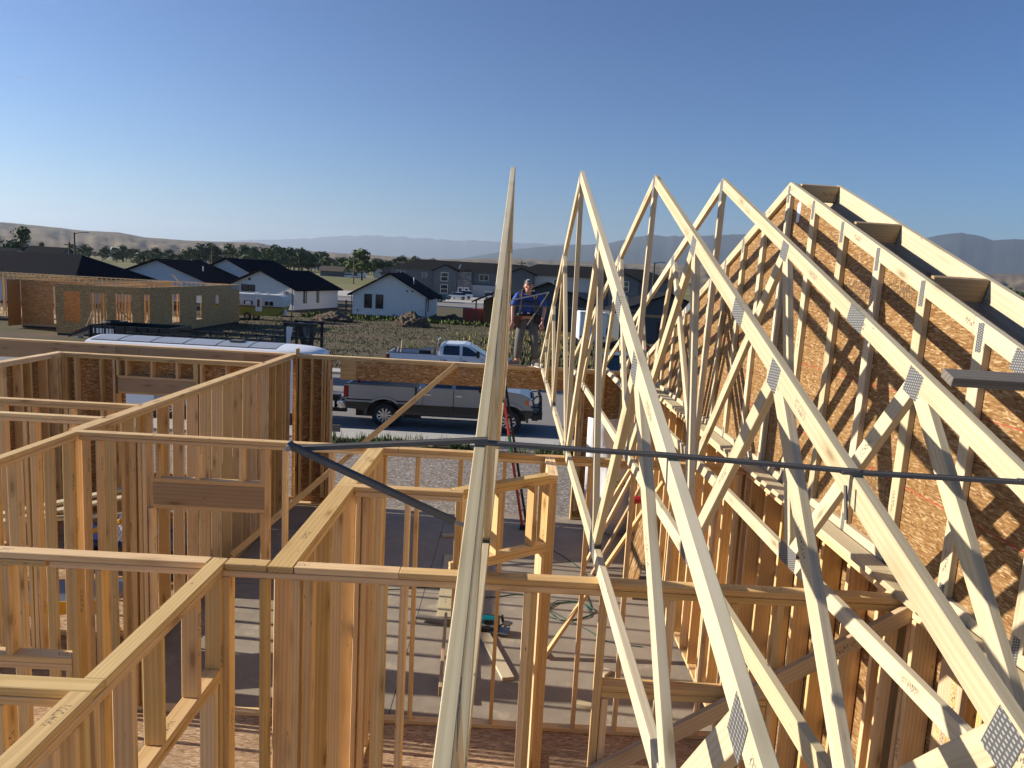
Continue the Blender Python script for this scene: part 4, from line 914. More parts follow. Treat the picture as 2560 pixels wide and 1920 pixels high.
panel('y', -23.92, 48.8, 66.4, -3.5, zt-.01, hs_); frame('y', -24.02, 48.9, 66.4, zb_, zt, hs_)
panel('y', -29.38, 48.8, 52.4, -3.5, zt-.01, []); 
hp = [(-31.7, -30.15, -3.3, -.75)]
panel('x', 52.4, -33.9, -29.4, -3.5, zt-.01, hp); frame('x', 52.413, -33.9, -29.4, zb_, zt, hp)
panel('y', -33.95, 51.0, 52.4, -3.5, zt-.01, [], mat='osb')
frame('y', -34.05, 52.4, 62, zb_, zt); frame('x', 62.2, -47, -34, zb_, zt); frame('x', 57.5, -46, -34, zb_, zt, [(-42, -40.5, -2.6, -.9)]); frame('x', 66.4, -47, -24, zb_, zt); frame('y', -29.4, 52.5, 66, zb_, zt); frame('x', 56, -29.3, -24.1, zb_, zt); frame('x', 60.5, -33.9, -27, zb_, zt); frame('y', -27, 49, 55.9, zb_, zt); frame('y', -38.5, 57.6, 66, zb_, zt)
MB().box((-47, 57, -3.55), (-29.4, 66.5, -3.41)).box((-34, 52.3, -3.551), (-29.4, 56.99, -3.41)).box((-29.39, 48.82, -3.55), (-23.95, 66.5, -3.41)).build('subfloor', 'plank', HF, loc=ol)
MB().box((-29.35, 48.84, -4.0), (-23.96, 66.4, -3.5)).box((-47, 57, -4.0), (-29.36, 66.45, -3.56)).box((-33.9, 52.42, -4.0), (-29.36, 56.99, -3.56)).build('foundation', 'trim_black', HF, loc=ol)
MB().box((-24.4, 64.5, -.75), (-23.9, 66.42, -.45)).build('wrap_strip', 'galv', HF, loc=ol)
for p0, p1 in (((-26.9, 50, -1.0), (-25.2, 50, -2.6)), ((-25.0, 49.6, -3.3), (-24.1, 49.6, -2.0)), ((-25.3, 52, -3.3), (-24.2, 52, -1.6)), ((-36, 52, -3.4), (-34.2, 51.6, -2.4))): beam(HF, 'brace', p0, p1, .09, .04, (0, 0, 1), 'fir', 0)
beam(HF, 'brace', (-26.2, 60, -.4), (-26.9, 60, .35), .09, .04, (1, 0, 0), 'fir', 0)
sv = MB().tube([(-26.95, 47.3, -3.72), (-26.75, 48.0, -2.4), (-26.72, 48.3, -2.0)], .03, 6); sv.cur = 1; sv.box((-27.07, 47.15, -3.78), (-26.85, 47.35, -3.5)); o = sv.build('shovel', ['plank', 'galv']); tag(o, 'long-handled shovel leaning against the sheathed house frame', 'shovel')
# dirt piles and weeds
def pile(x, y, w, h, label, seed):
    r = random.Random(seed); bm = bmesh.new(); bmesh.ops.create_icosphere(bm, subdivisions=5, radius=1)
    for v in bm.verts:
        n = mn.fractal(v.co*2.2+Vector((seed, 0, 0)), .8, 2, 6); d = 1+.22*n+.10*mn.noise(v.co*9)
        v.co = Vector((v.co.x*w*d, v.co.y*w*.8*d, max(-.3, v.co.z)*h*d*(1-.35*math.hypot(v.co.x, v.co.y))))
    me = bpy.data.meshes.new('dirt_pile'); bm.to_mesh(me); bm.free(); me.materials.append(MATS['dirt']); o = bpy.data.objects.new('dirt_pile', me); C.objects.link(o); o.location = (x, y, -3.72); tag(o, label, 'dirt pile', 'dirt piles in the field')
def dirt_mat():
    t = NT('dirt'); v = t.coord(); n = t.noise(v, 3, 8, .75); t.bump(n, 1, .15); t.out(t.ramp(n, [(.3, (.07, .055, .042)), (.55, (.17, .13, .095)), (.7, (.30, .245, .19))]), .95, spec=.1)
dirt_mat()
pile(-9.75, 73.5, 1.75, 1.35, 'cloddy dirt pile in front of the right corner of the white gabled house', 2); pile(-17.6, 74.5, 2.0, .95, 'lower dirt pile between the camper and the white gabled house', 5)
pile(-7.0, 88, 1.2, .6, 'small dirt heap beyond the right side of the white gabled house', 8); pile(9.5, 62, 2.2, .7, 'heap of rubble by the dark garage opening, seen through the trusses', 9)
# ---------------------------------------------------------------- vehicles
def paint(name, col, rough=.28, metal=.35, low=None, zsplit=0):
    t = NT(name); c = t.mix(t.noise(t.coord(), 4, 4), tuple(x*.92 for x in col), col)
    if low:
        sp = t.n('SeparateXYZ'); t.l(t.coord(), sp.inputs[0]); c = t.mix(t.math('LESS_THAN', sp.outputs[2], zsplit), c, low)
    t.b.inputs['Coat Weight'].default_value = .3; return t.out(c, rough, metal)
paint('silver_paint', (.36, .37, .39), .27, .55, (.055, .052, .05), .86); paint('white_paint', (.74, .77, .82), .3, .0); paint('black_paint', (.015, .017, .02), .2, .2); paint('teal_paint', (.02, .10, .12), .3, .2)
simple('car_glass', (.015, .018, .022), .04, 0, 0, 6, .9); simple('chrome', (.75, .76, .78), .12, 1); simple('tail_red', (.30, .008, .006), .2); simple('amber', (.75, .16, .03), .25); simple('headlamp', (.65, .68, .7), .1, .3); simple('rim', (.58, .58, .6), .25, .9)
simple('trailer_roof', (.36, .39, .43), .45, .25, .12, 1.2); simple('trailer_white', (.80, .82, .86), .35)
def wheel(parent, x, y, z, r, w=.26, near=-1, label=None, spokes=10):
    W_ = MB(); n = 28; prof = [(r*.60, -w/2), (r*.90, -w/2), (r, -w*.32), (r, w*.32), (r*.90, w/2), (r*.60, w/2)]; vs = []; fs = []
    for i in range(n):
        a_ = 2*math.pi*i/n
        for pr_, py in prof: vs.append((x+math.cos(a_)*pr_, y+py, z+math.sin(a_)*pr_))
    m_ = len(prof)
    for i in range(n):
        for k in range(m_): fs.append((i*m_+k, i*m_+(k+1) % m_, ((i+1) % n)*m_+(k+1) % m_, ((i+1) % n)*m_+k))
    W_.add(vs, fs); wo = W_.build('wheel', 'rubber', parent)
    rm = MB(); yy = y+near*w*.38
    def disc(r0, r1, ya, yb):
        vs = []; fs = []
        for i in range(n):
            a_ = 2*math.pi*i/n; vs += [(x+math.cos(a_)*r0, ya, z+math.sin(a_)*r0), (x+math.cos(a_)*r1, yb, z+math.sin(a_)*r1)]
        for i in range(n): fs.append((2*i, 2*i+1, (2*i+3) % (2*n), (2*i+2) % (2*n)))
        rm.add(vs, fs)
    disc(r*.60, r*.54, yy, yy-near*.02); rm.cur = 1; disc(.001, r*.56, yy-near*.05, yy-near*.05); rm.cur = 0
    for i in range(spokes):
        a_ = 2*math.pi*i/spokes; ca, sa = math.cos(a_), math.sin(a_); hw0, hw1 = r*.045, r*.075
        p = lambda rr, o_, t_: (x+ca*rr-sa*o_, t_, z+sa*rr+ca*o_)
        rm.add([p(r*.12, -hw0, yy), p(r*.12, hw0, yy), p(r*.56, hw1, yy), p(r*.56, -hw1, yy)], [(0, 1, 2, 3)])
    disc(.001, r*.17, yy+near*.01, yy+near*.005)
    rm.build('rim', ['rim', 'black'], wo); return wo
def arc(cx, cz, r, a0, a1, n=12): return [(cx+math.cos(a0+(a1-a0)*i/n)*r, cz+math.sin(a0+(a1-a0)*i/n)*r) for i in range(n+1)]
def pickup(name, label, loc, paintm, wr=.42, rx=1.31, fx=5.39, cab=(2.42, 4.75), L=6.2, wid=2.03, guard=True, extras=None, flat=1.0, group=None):
    T = thing(name, label, 'pickup truck', loc, group); y1 = wid; ar = wr+.17; c0, c1 = cab; nose = L
    # main body with wheel arches; bed floor height in the bed region
    bot = .50
    pf = [(.03, .62), (.03, .98), (c0-.04, .98), (c0-.04, 1.44), (c1-.1, 1.47), (c1+.25, 1.50), (nose-.45, 1.42), (nose-.12, 1.28), (nose-.02, 1.05), (nose-.02, .72), (nose-.15, .55)]
    pf += arc(fx, wr, ar, 0.18, math.pi-.18)+[(fx-ar-.02, bot)]+[(rx+ar+.02, bot)]+arc(rx, wr, ar, .18, math.pi-.18)+[(rx-ar-.04, .58)]
    MB().prism(pf, 1, 0, y1).build('body', paintm, T, bevel=.035)
    for ya, yb in ((0, .07), (y1-.07, y1)):
        MB().prism([(.03, .9), (.0, 1.42), (.03, 1.46), (c0-.06, 1.46), (c0-.06, .9)], 1, ya, yb).build('bed_side', paintm, T, bevel=.02)
    MB().box((0, .05, .72), (.07, y1-.05, 1.45)).build('tailgate', paintm, T, bevel=.02)
    MB().box((.07, .07, .981), (c0-.06, y1-.07, .995)).build('bed_floor', 'black', T)
    MB().box((.02, -.012, 1.462), (c0-.08, .075, 1.485)).box((.02, y1-.075, 1.462), (c0-.08, y1+.012, 1.485)).build('bed_rail', 'black', T)
    # greenhouse: tapered
    zb, zr, ins = 1.44, 1.98, .14
    pr_ = [(c0, zb), (c0+.06, zr-.06), (c0+.2, zr), (c1-.95, zr+.02), (c1-.72, zr-.03), (c1+.1, zb+.02)]
    vs = []; n = len(pr_)
    for sd in (0, 1):
        for u, v in pr_:
            k = (v-zb)/(zr-zb)*ins; vs.append((u, .04+k if sd == 0 else y1-.04-k, v))
    fs = [tuple(reversed(range(n))), tuple(range(n, 2*n))]+[(i, (i+1) % n, n+(i+1) % n, n+i) for i in range(n)]
    MB().add(vs, fs).build('cab', paintm, T, bevel=.03)
    def sidewin(pts, nm='window', par=T):
        for sd in (0, 1):
            vv = []
            for off in (-.008, .02):
                for u, v in pts:
                    k = (v-zb)/(zr-zb)*ins; yy = .04+k+off; vv.append((u, yy if sd == 0 else y1-yy, v))
            m_ = len(pts); MB().add(vv, [tuple(range(m_)), tuple(range(2*m_-1, m_-1, -1))]+[(i, (i+1) % m_, m_+(i+1) % m_, m_+i) for i in range(m_)]).build(nm, 'car_glass', par)
    md = (c0+c1)/2+.02
    sidewin([(c0+.20, zb+.04), (c0+.22, zr-.12), (c0+.32, zr-.08), (md-.12, zr-.08), (md-.10, zb+.04)]); sidewin([(md+.02, zb+.02), (md+.02, zr-.09), (c1-.98, zr-.08), (c1-.74, zr-.13), (c1-.18, zb+.06), (c1-.3, zb+.0)])
    wsv = []
    for u, v in ((c1+.09, zb+.05), (c1-.70, zr-.05)):
        k = (v-zb)/(zr-zb)*ins; wsv += [(u+.02, .12+k, v), (u+.02, y1-.12-k, v)]
    MB().add(wsv+[(p[0]-.05, p[1], p[2]-.02) for p in wsv], [(0, 1, 3, 2), (4, 6, 7, 5), (0, 4, 5, 1), (2, 3, 7, 6), (0, 2, 6, 4), (1, 5, 7, 3)]).build('windshield', 'car_glass', T)
    # doors, handles, trims
    for u0, u1 in ((c0+.12, md-.04), (md-.03, c1-.08)):
        sm = MB()
        for u in (u0, u1): sm.box((u-.006, -.004, .58), (u+.006, .01, 1.42))
        sm.box((u0, -.004, .575), (u1, .01, .585)); D = sm.build('door_seam', 'black', T)
        MB().box((u0+.05, -.035, 1.20), (u0+.27, -.005, 1.25)).build('door_handle', 'chrome', D, bevel=.01)
    for cx in (rx, fx):
        a_ = arc(cx, wr, ar+.07, .02, math.pi-.02, 16); b_ = arc(cx, wr, ar-.01, math.pi-.02, .02, 16)
        MB().prism(a_+b_, 1, -.045, .03).build('fender_flare', 'silver_paint' if paintm == 'silver_paint' else paintm, T); MB().prism(arc(cx, wr, ar-.012, 0, math.pi, 12), 1, .30, y1-.30).build('wheel_well', 'black', T)
        wheel(T, cx, .16, wr, wr); wheel(T, cx, y1-.16, wr, wr, near=1)
    tl = MB().box((-.03, -.02, 1.0), (.13, .16, 1.40)).build('tail_light', 'tail_red', T, bevel=.02); MB().box((-.03, y1-.16, 1.0), (.10, y1+.02, 1.40)).build('tail_light', 'tail_red', T, bevel=.02)
    MB().box((-.22, .0, .60), (-.02, y1, .82)).build('bumper', 'chrome', T, bevel=.05); MB().box((-.26, .4, .82), (-.05, y1-.4, .86)).build('bumper_pad', 'black', T)
    MB().box((nose-.10, .02, .50), (nose+.22, y1-.02, .78)).build('bumper', 'black', T, bevel=.06)
    hl = MB().box((nose-.24, -.008, 1.02), (nose+.0, .30, 1.24)).build('headlight', 'headlamp', T, bevel=.03); MB().box((nose-.28, -.014, 1.04), (nose-.16, .02, 1.20)).build('marker_lamp', 'amber', hl)
    hl = MB().box((nose-.22, y1-.30, 1.02), (nose+.0, y1+.008, 1.24)).build('headlight', 'headlamp', T, bevel=.03)
    MB().box((nose-.06, .32, .85), (nose+.02, y1-.32, 1.26)).build('grille', 'black', T, bevel=.03)
    mr = MB().tube([(c1-.28, -.02, 1.50), (c1-.25, -.14, 1.53)], .03, 6).build('mirror', 'black', T); MB().box((c1-.34, -.32, 1.42), (c1-.20, -.10, 1.74)).build('mirror_head', 'black' if guard else 'black', mr, bevel=.03)
    if guard:
        g = MB(); X = nose+.20
        for yy in (.35, y1-.35): g.tube([(X-.05, yy, .62), (X+.06, yy, .9), (X+.03, yy, 1.32), (X-.06, yy, 1.42)], .035, 6)
        g.tube([(X-.06, .35, 1.42), (X-.06, y1-.35, 1.42)], .035, 6); g.tube([(X-.2, -.02, 1.02), (X-.25, -.03, 1.25), (X-.12, .05, 1.36), (X, .35, 1.32)], .03, 6); g.tube([(X-.28, -.02, .98), (X+.02, .05, .98), (X+.05, .35, .98)], .03, 6)
        g.tube([(X-.02, .05, .98), (X-.02, .08, 1.33)], .02, 6); g.tube([(X-.2, y1+.02, 1.02), (X-.25, y1+.03, 1.25), (X, y1-.35, 1.32)], .03, 6)
        for zz in (.95, 1.06, 1.17, 1.28): g.tube([(X+.05, .35, zz), (X+.05, y1-.35, zz)], .015, 5)
        g.box((X-.1, .2, .52), (X+.1, y1-.2, .80)); g.build('grille_guard', 'black', T)
        MB().box((c0+.1, -.14, .44), (c1-.3, .03, .50)).build('running_board', 'chrome', T, bevel=.01); MB().box((rx+ar+.1, .2, .35), (rx+ar+.6, .6, .5)).build('exhaust', 'black', T)
    MB().box((.3, .4, .3), (nose-.5, y1-.4, .55)).build('underbody', 'black', T)
    if extras: extras(T)
    return T
def hitch(T): MB().tube([(-.1, 1.0, .5), (-.55, 1.0, .5)], .04, 6).tube([(-.50, .95, .35), (-.5, .95, .85)], .05, 6).box((-.62, .85, .72), (-.35, 1.15, .9)).build('hitch', 'black', T); MB().box((2.30, -.03, 1.0), (2.36, .0, 1.46)).build('cab_seam', 'black', T)
pickup('parked_pickup', 'large silver pickup truck with black grille guard, parked on the street behind the garage opening', (-5.35, 24.42, -3.502), 'silver_paint', extras=hitch, cab=(2.44, 4.72)).scale = (1, 1, .955)
def rack(T):
    MB().box((1.45, .15, 1.30), (2.0, 1.85, 1.62)).build('tool_box', 'black', T, bevel=.02)
    f = MB()
    for yy in (.12, 1.85): f.prism([(2.16, 1.45), (2.24, 1.45), (2.30, 2.12), (2.24, 2.12)], 1, yy, yy+.06)
    f.box((2.25, .12, 2.05), (2.31, 1.91, 2.12)); f.build('headache_rack', 'chrome', T)
    MB().tube([(.45, 1.2, 1.2), (.5, 1.3, 1.95)], .025, 5).tube([(.3, .6, 1.2), (.42, .75, 1.65)], .02, 5).build('tool_handle', 'plank', T); MB().box((.5, .6, 1.0), (.95, 1.1, 1.35)).build('green_bin', 'leaves_green', T, bevel=.03)
pickup('parked_pickup', 'white four-door pickup truck with a black tool box in its bed, across the street', (-5.66, 34.5, -3.56), 'white_paint', wr=.38, rx=1.2, fx=4.85, cab=(2.36, 4.45), L=5.75, guard=False, extras=rack)
def car(name, label, loc, paintm, L=4.5, H=1.46, W_=1.8, rot=0, suv=False, group='cars outside the apartment block'):
    T = thing(name, label, 'car', loc, group, (0, 0, R(rot))); wr = .33; rx, fx = .85, L-.9; ar = wr+.07
    bl = .92 if not suv else 1.05
    pf = [(.0, .45), (.02, bl-.1), (.12, bl), (L-1.35, bl), (L-.25, bl-.18), (L, bl-.35), (L, .35), (fx+ar, .25)]+arc(fx, wr, ar, 0.1, math.pi-.1, 8)+[(rx+ar, .25)]+arc(rx, wr, ar, .1, math.pi-.1, 8)+[(.1, .3)]
    MB().prism(pf, 1, 0, W_).build('body', paintm, T, bevel=.05)
    def gh(pts, nm, mat, ins0, ins1, b=0):
        zs = [p[1] for p in pts]; z0, z1 = min(zs), max(zs); vs = []; n = len(pts)
        for sd in (0, 1):
            for u, v in pts:
                k = ins0+(v-z0)/(z1-z0)*(ins1-ins0); vs.append((u, k if sd == 0 else W_-k, v))
        MB().add(vs, [tuple(reversed(range(n))), tuple(range(n, 2*n))]+[(i, (i+1) % n, n+(i+1) % n, n+i) for i in range(n)]).build(nm, mat, T, bevel=b)
    if suv: P_ = [(.1, bl-.02), (.25, H-.06), (.5, H), (L-2.2, H), (L-1.25, bl-.02)]
    else: P_ = [(.25, bl-.02), (1.0, H-.05), (1.5, H), (L-2.1, H-.02), (L-1.1, bl-.02)]
    gh(P_, 'window', 'car_glass', .06, .24, 0)
    Q_ = [(P_[1][0]-.05, P_[1][1]), (P_[2][0], H+.02), (P_[3][0], H+.02), (P_[3][0]+.12, H-.07), (P_[1][0]+.05, H-.09)]
    gh(Q_, 'roof', paintm, .20, .23, .02)
    for u0 in (P_[0][0], L*.45, L*.66): MB().prism([(u0, bl-.02), (u0+.08, bl-.02), (u0+.14+(P_[2][0]-P_[0][0])*(u0 == P_[0][0])*.8, H-.03), (u0+.05+(P_[2][0]-P_[0][0])*(u0 == P_[0][0])*.8, H-.03)], 1, .10, .14).build('pillar', paintm, T)
    for cx in (rx, fx): wheel(T, cx, .1, wr, wr, .2, spokes=6); wheel(T, cx, W_-.1, wr, wr, .2, near=1, spokes=6)
    MB().box((-.02, -.01, .62), (.15, .2, .82)).build('tail_light', 'tail_red', T); MB().box((L-.25, -.01, .55), (L-.02, .25, .7)).build('headlight', 'headlamp', T)
    return T
T = car('parked_car', 'white hatchback car parked in front of the apartment block', (-9.2, 152.6, -3.58), 'white_paint', rot=180); T.scale = (1, 1, 1)
car('parked_car', 'white sport utility vehicle parked behind the white hatchback', (-8.4, 157.6, -3.58), 'white_paint', 4.7, 1.75, 1.9, 180, True)
car('parked_car', 'white sport utility vehicle half hidden behind the edge-on truss, outside the apartments', (-6.3, 155, -3.58), 'white_paint', 4.6, 1.75, 1.9, 0, True)
car('parked_car', 'black car parked across the street, seen between the truss chords', (4.0, 33.4, -3.56), 'black_paint', 4.8, 1.95, 1.95, 0, True, None)
car('parked_car', 'dark car behind the second truss, outside the dark apartment block', (5.6, 128, -3.6), 'black_paint', 4.6, 1.7, 1.85, 0, True, None)
car('parked_car', 'white car beside the white farmhouse in the valley', (-88, 395, -3.65), 'white_paint', 5.5, 2.1, 2, 0, True, None)
pickup('parked_pickup', 'teal pickup truck parked on the far street beside the white gabled house', (-17.6, 134.2, -3.6), 'teal_paint', wr=.4, rx=4.6, fx=1.0, cab=(.9, 3.0), L=6.0, guard=False)
# enclosed white cargo trailer
TR = thing('cargo_trailer', 'long white enclosed cargo trailer with a grey seamed roof, hitched behind the silver pickup', 'trailer', (-13.6, 24.0, -3.5))
yc = 1.08; prof = [(0, .45), (0, 2.22), (.03, 2.32), (.10, 2.38), (.22, 2.42)]+[(.22+1.72*i/8, 2.42+.09*math.sin(math.pi*i/8)) for i in range(1, 8)]+[(1.94, 2.42), (2.06, 2.38), (2.13, 2.32), (2.16, 2.22), (2.16, .45)]
tb = MB(); tb.prism(prof, 0, 0, 6.15); tb.build('body', 'trailer_white', TR)
rfp = [(.20, 2.425)]+[(.22+1.72*i/8, 2.43+.09*math.sin(math.pi*i/8)) for i in range(0, 9)]+[(1.96, 2.425)]
MB().prism(rfp, 0, .1, 6.05).build('roof', 'trailer_roof', TR)
sm = MB()
for i in range(1, 6):
    X = i*1.05-.1; sm.tube([(X, .22+1.72*k/8, 2.434+.09*math.sin(math.pi*k/8)) for k in range(9)], .008, 4)
sm.tube([(.1, .205, 2.43), (6.05, .205, 2.43)], .012, 4); sm.build('roof_seam', 'brace_steel', TR)
nv = []; rings = 8
for j in range(rings+1):
    t = j/rings; X = 6.15+1.35*math.sin(t*math.pi/2); k = math.cos(t*math.pi/2)**.55 if t < 1 else .04
    for (yy, zz) in prof: nv.append((X, yc+(yy-yc)*max(.12, k), .45+(zz-.45)*(1-.10*t*t)))
n = len(prof); nf = [(j*n+i, j*n+i+1, (j+1)*n+i+1, (j+1)*n+i) for j in range(rings) for i in range(n-1)]+[tuple(rings*n+i for i in range(n))]
MB().add(nv, nf).build('nose', 'trailer_white', TR, smooth=True)
MB().box((4.35, .75, 2.52), (4.75, 1.2, 2.57)).build('roof_vent', 'brace_steel', TR, bevel=.01)
MB().box((2.2, -.02, .45), (4.6, .3, .95)).build('fender', 'galv', TR, bevel=.03)
for X in (2.9, 3.8): wheel(TR, X, .05, .36, .36, .2); wheel(TR, X, 2.11, .36, .36, .2, near=1)
MB().box((7.3, 1.0, .35), (8.2, 1.15, .47)).tube([(7.6, 1.08, .1), (7.6, 1.08, .8)], .05, 6).build('tongue', 'black', TR)
MB().box((-.01, 0.0, .5), (.02, 2.16, 2.3)).build('rear_door', 'galv', TR)
# black trailers on the far side of the street
def tr_box(label, x, y, L, W_, h, name='dump_trailer', rails=False, z=-3.55):
    T = thing(name, label, 'trailer', (x, y, z), 'black trailers parked across the street')
    MB().box((0, 0, .75), (L, W_, .85)).box((-.4, .3, .6), (L+1.0, .42, .75)).box((-.4, W_-.42, .6), (L+1.0, W_-.3, .75)).build('chassis', 'black', T)
    if rails:
        m_ = MB()
        for yy in (0, W_-.05):
            for zz in (1.25, h): m_.box((0, yy, zz-.06), (L, yy+.05, zz))
            for i in range(9): m_.box((i*L/8-.03, yy, .8), (i*L/8+.03, yy+.05, h))
        for xx in (0, L-.05): m_.box((xx, 0, h-.06), (xx+.05, W_, h))
        m_.box((0, 0, .8), (L, .02, 1.2)).build('side_rail', 'black', T); MB().box((.0, .0, .86), (L, W_, .88)).build('deck', 'plank', T)
    else:
        m_ = MB().box((0, 0, .85), (L, .06, h)).box((0, W_-.06, .85), (L, W_, h)).box((0, 0, .85), (.06, W_, h)).box((L-.06, 0, .85), (L, W_, h))
        for i in range(8): m_.box((i*L/7-.04, -.05, .85), (i*L/7+.04, .0, h))
        m_.build('dump_box', 'black', T, bevel=.01); MB().prism([(0, h), (-.9, h-.45), (-.9, h-.55), (0, h-.2)], 1, 0, W_).build('ramp', 'black', T)
        MB().tube([(.5+.42*math.cos(a_*.4), 1.0+.42*math.sin(a_*.4), h+.06) for a_ in range(17)], .07, 6).build('spare_tyre', 'rubber', T)
        lt = MB()
        for i in range(7): lt.box((.15+i*.13, -.06, h-.32), (.24+i*.13, -.052, h-.12)) if i % 3 else lt.box((.15+i*.13, -.06, h-.32), (.19+i*.13, -.052, h-.12))
        lt.build('lettering', 'trim_white', T); MB().box((-.6, -.02, h-.30), (-.45, 0, h-.24)).build('reflector', 'tail_red', T)
    for X in (L*.45, L*.62): wheel(T, X, .05, .38, .38, .22, spokes=8)
    return T
tr_box('black dump trailer with white lettering, behind the rear of the white cargo trailer', -17.0, 30.5, 3.2, 2.1, 2.35)
tr_box('long open black utility trailer with rail sides, behind the white cargo trailer', -15.1, 29.5, 5.1, 2.1, 2.22, 'utility_trailer', True)
GT = thing('gooseneck_trailer', 'black gooseneck flatbed trailer with plank deck and upright neck, right of the cargo trailer', 'trailer', (-12.6, 33.2, -3.55), 'black trailers parked across the street')
MB().box((0, 0, .9), (3.4, 2.3, 1.0)).build('deck', 'plank', GT); MB().box((-.1, -.05, .7), (3.6, .05, .98)).box((-.1, 2.25, .7), (3.6, 2.35, .98)).box((3.4, 0, .7), (3.7, 2.3, .95)).build('chassis', 'black', GT)
MB().box((2.55, .2, .9), (2.67, .32, 2.62)).box((3.72, .2, .9), (3.84, .32, 2.55)).box((2.55, 1.9, .9), (2.67, 2.02, 2.62)).box((3.72, 1.9, .9), (3.84, 2.02, 2.55)).box((2.5, .2, 2.5), (3.9, .35, 2.64)).box((2.5, 1.9, 2.5), (3.9, 2.05, 2.64)).prism([(2.9, 2.6), (3.1, 2.6), (3.5, .95), (3.25, .95)], 1, .9, 1.4).prism([(3.6, 2.6), (3.75, 2.6), (3.4, .95), (3.25, .95)], 1, .9, 1.4).box((2.1, .15, 1.95), (4.3, .3, 2.03)).build('gooseneck', 'black', GT, bevel=.015)
MB().prism([(2.68, 2.45), (2.95, 2.45), (2.72, 1.2), (2.68, 1.2)], 1, .1, .18).build('gusset', 'trim_white', GT)
for X in (.9, 1.7): wheel(GT, X, .05, .38, .38, .22, spokes=8)
# vintage camper
siding('camper_white', (.62, .64, .62), .16); siding('camper_green', (.30, .27, .045), .14, False, .75)
CP = thing('camper', 'vintage travel camper, white above and olive yellow below, parked by the left white house', 'camper', (-28.0, 70.4, -3.7))
up = [(0, 1.36), (0, 2.2), (.25, 2.42), (6.2, 2.42), (6.6, 2.3), (6.75, 1.9), (6.7, 1.36)]; lo_ = [(0, .45), (0, 1.358), (6.7, 1.358), (6.45, .8), (5.9, .45)]
MB().prism(up, 1, 0, 2.2).build('upper_body', 'camper_white', CP); MB().prism(lo_, 1, .0, 2.2).build('lower_body', 'camper_green', CP)
MB().box((.0, -.012, 1.20), (6.62, 0, 1.36)).build('stripe', 'wood_wall', CP)
dr = MB().box((4.15, -.03, .85), (4.75, -.001, 2.15)).build('door', 'trim_white', CP, bevel=.01); MB().box((4.3, -.04, 1.25), (4.55, -.03, 1.95)).build('pane', 'car_glass', dr)
for u0, u1 in ((1.9, 2.75), (3.0, 3.95), (4.95, 5.85)):
    f = MB().box((u0, -.03, 1.38), (u1, -.001, 1.85)).build('window', 'trim_white', CP); MB().box((u0+.05, -.036, 1.42), ((u0+u1)/2-.03, -.03, 1.81)).box(((u0+u1)/2+.03, -.036, 1.42), (u1-.05, -.03, 1.81)).build('pane', 'car_glass', f)
MB().box((3.3, -.25, 1.42), (3.75, -.03, 1.72)).build('air_conditioner', 'trim_white', CP, bevel=.02); MB().prism(arc(3.38, .35, .60, .1, math.pi-.1, 10)+arc(3.38, .35, .44, math.pi-.1, .1, 10), 1, -.06, .05).build('fender', 'camper_green', CP)
wheel(CP, 3.38, .05, .35, .35, .2, spokes=8); wheel(CP, 4.15, .25, .33, .33, .2, spokes=8)
MB().box((3.7, .6, 2.42), (4.3, 1.2, 2.55)).box((4.8, .6, 2.42), (5.2, 1.1, 2.55)).build('roof_vent', 'trim_white', CP, bevel=.04)
MB().tube([(6.75, .5, .6), (6.75, .5, 1.05)], [.17, .17], 12).tube([(6.75, .5, 1.05), (6.75, .5, 1.15)], [.14, .05], 12).build('propane_tank', 'trim_white', CP, smooth=False); MB().box((6.2, .9, .4), (7.4, 1.1, .5)).tube([(7.2, 1, -.0), (7.2, 1, .9)], .04, 6).build('tongue', 'black', CP)
# small white box trailer seen behind the second and third truss
BT = thing('box_trailer', 'small white box trailer standing behind the second truss', 'trailer', (5.3, 60, -3.7))
MB().box((0, 0, .6), (2.15, 3.0, 2.85)).build('body', 'trailer_white', BT, bevel=.06); MB().box((-.04, -.03, 2.75), (2.19, 0, 2.82)).box((1.05, -.03, .7), (1.1, 0, 2.75)).box((.2, -.06, .45), (1.95, 0, .6)).build('rear_frame', 'galv', BT)
wheel(BT, .1, 1.2, .35, .35, .2); MB().box((1.0, -.05, 1.5), (1.03, -.02, 2.0)).build('door_bar', 'galv', BT)
MB().box((.1, -.05, .8), (.25, -.03, .95)).box((1.9, -.05, .8), (2.05, -.03, .95)).build('tail_light', 'tail_red', BT)
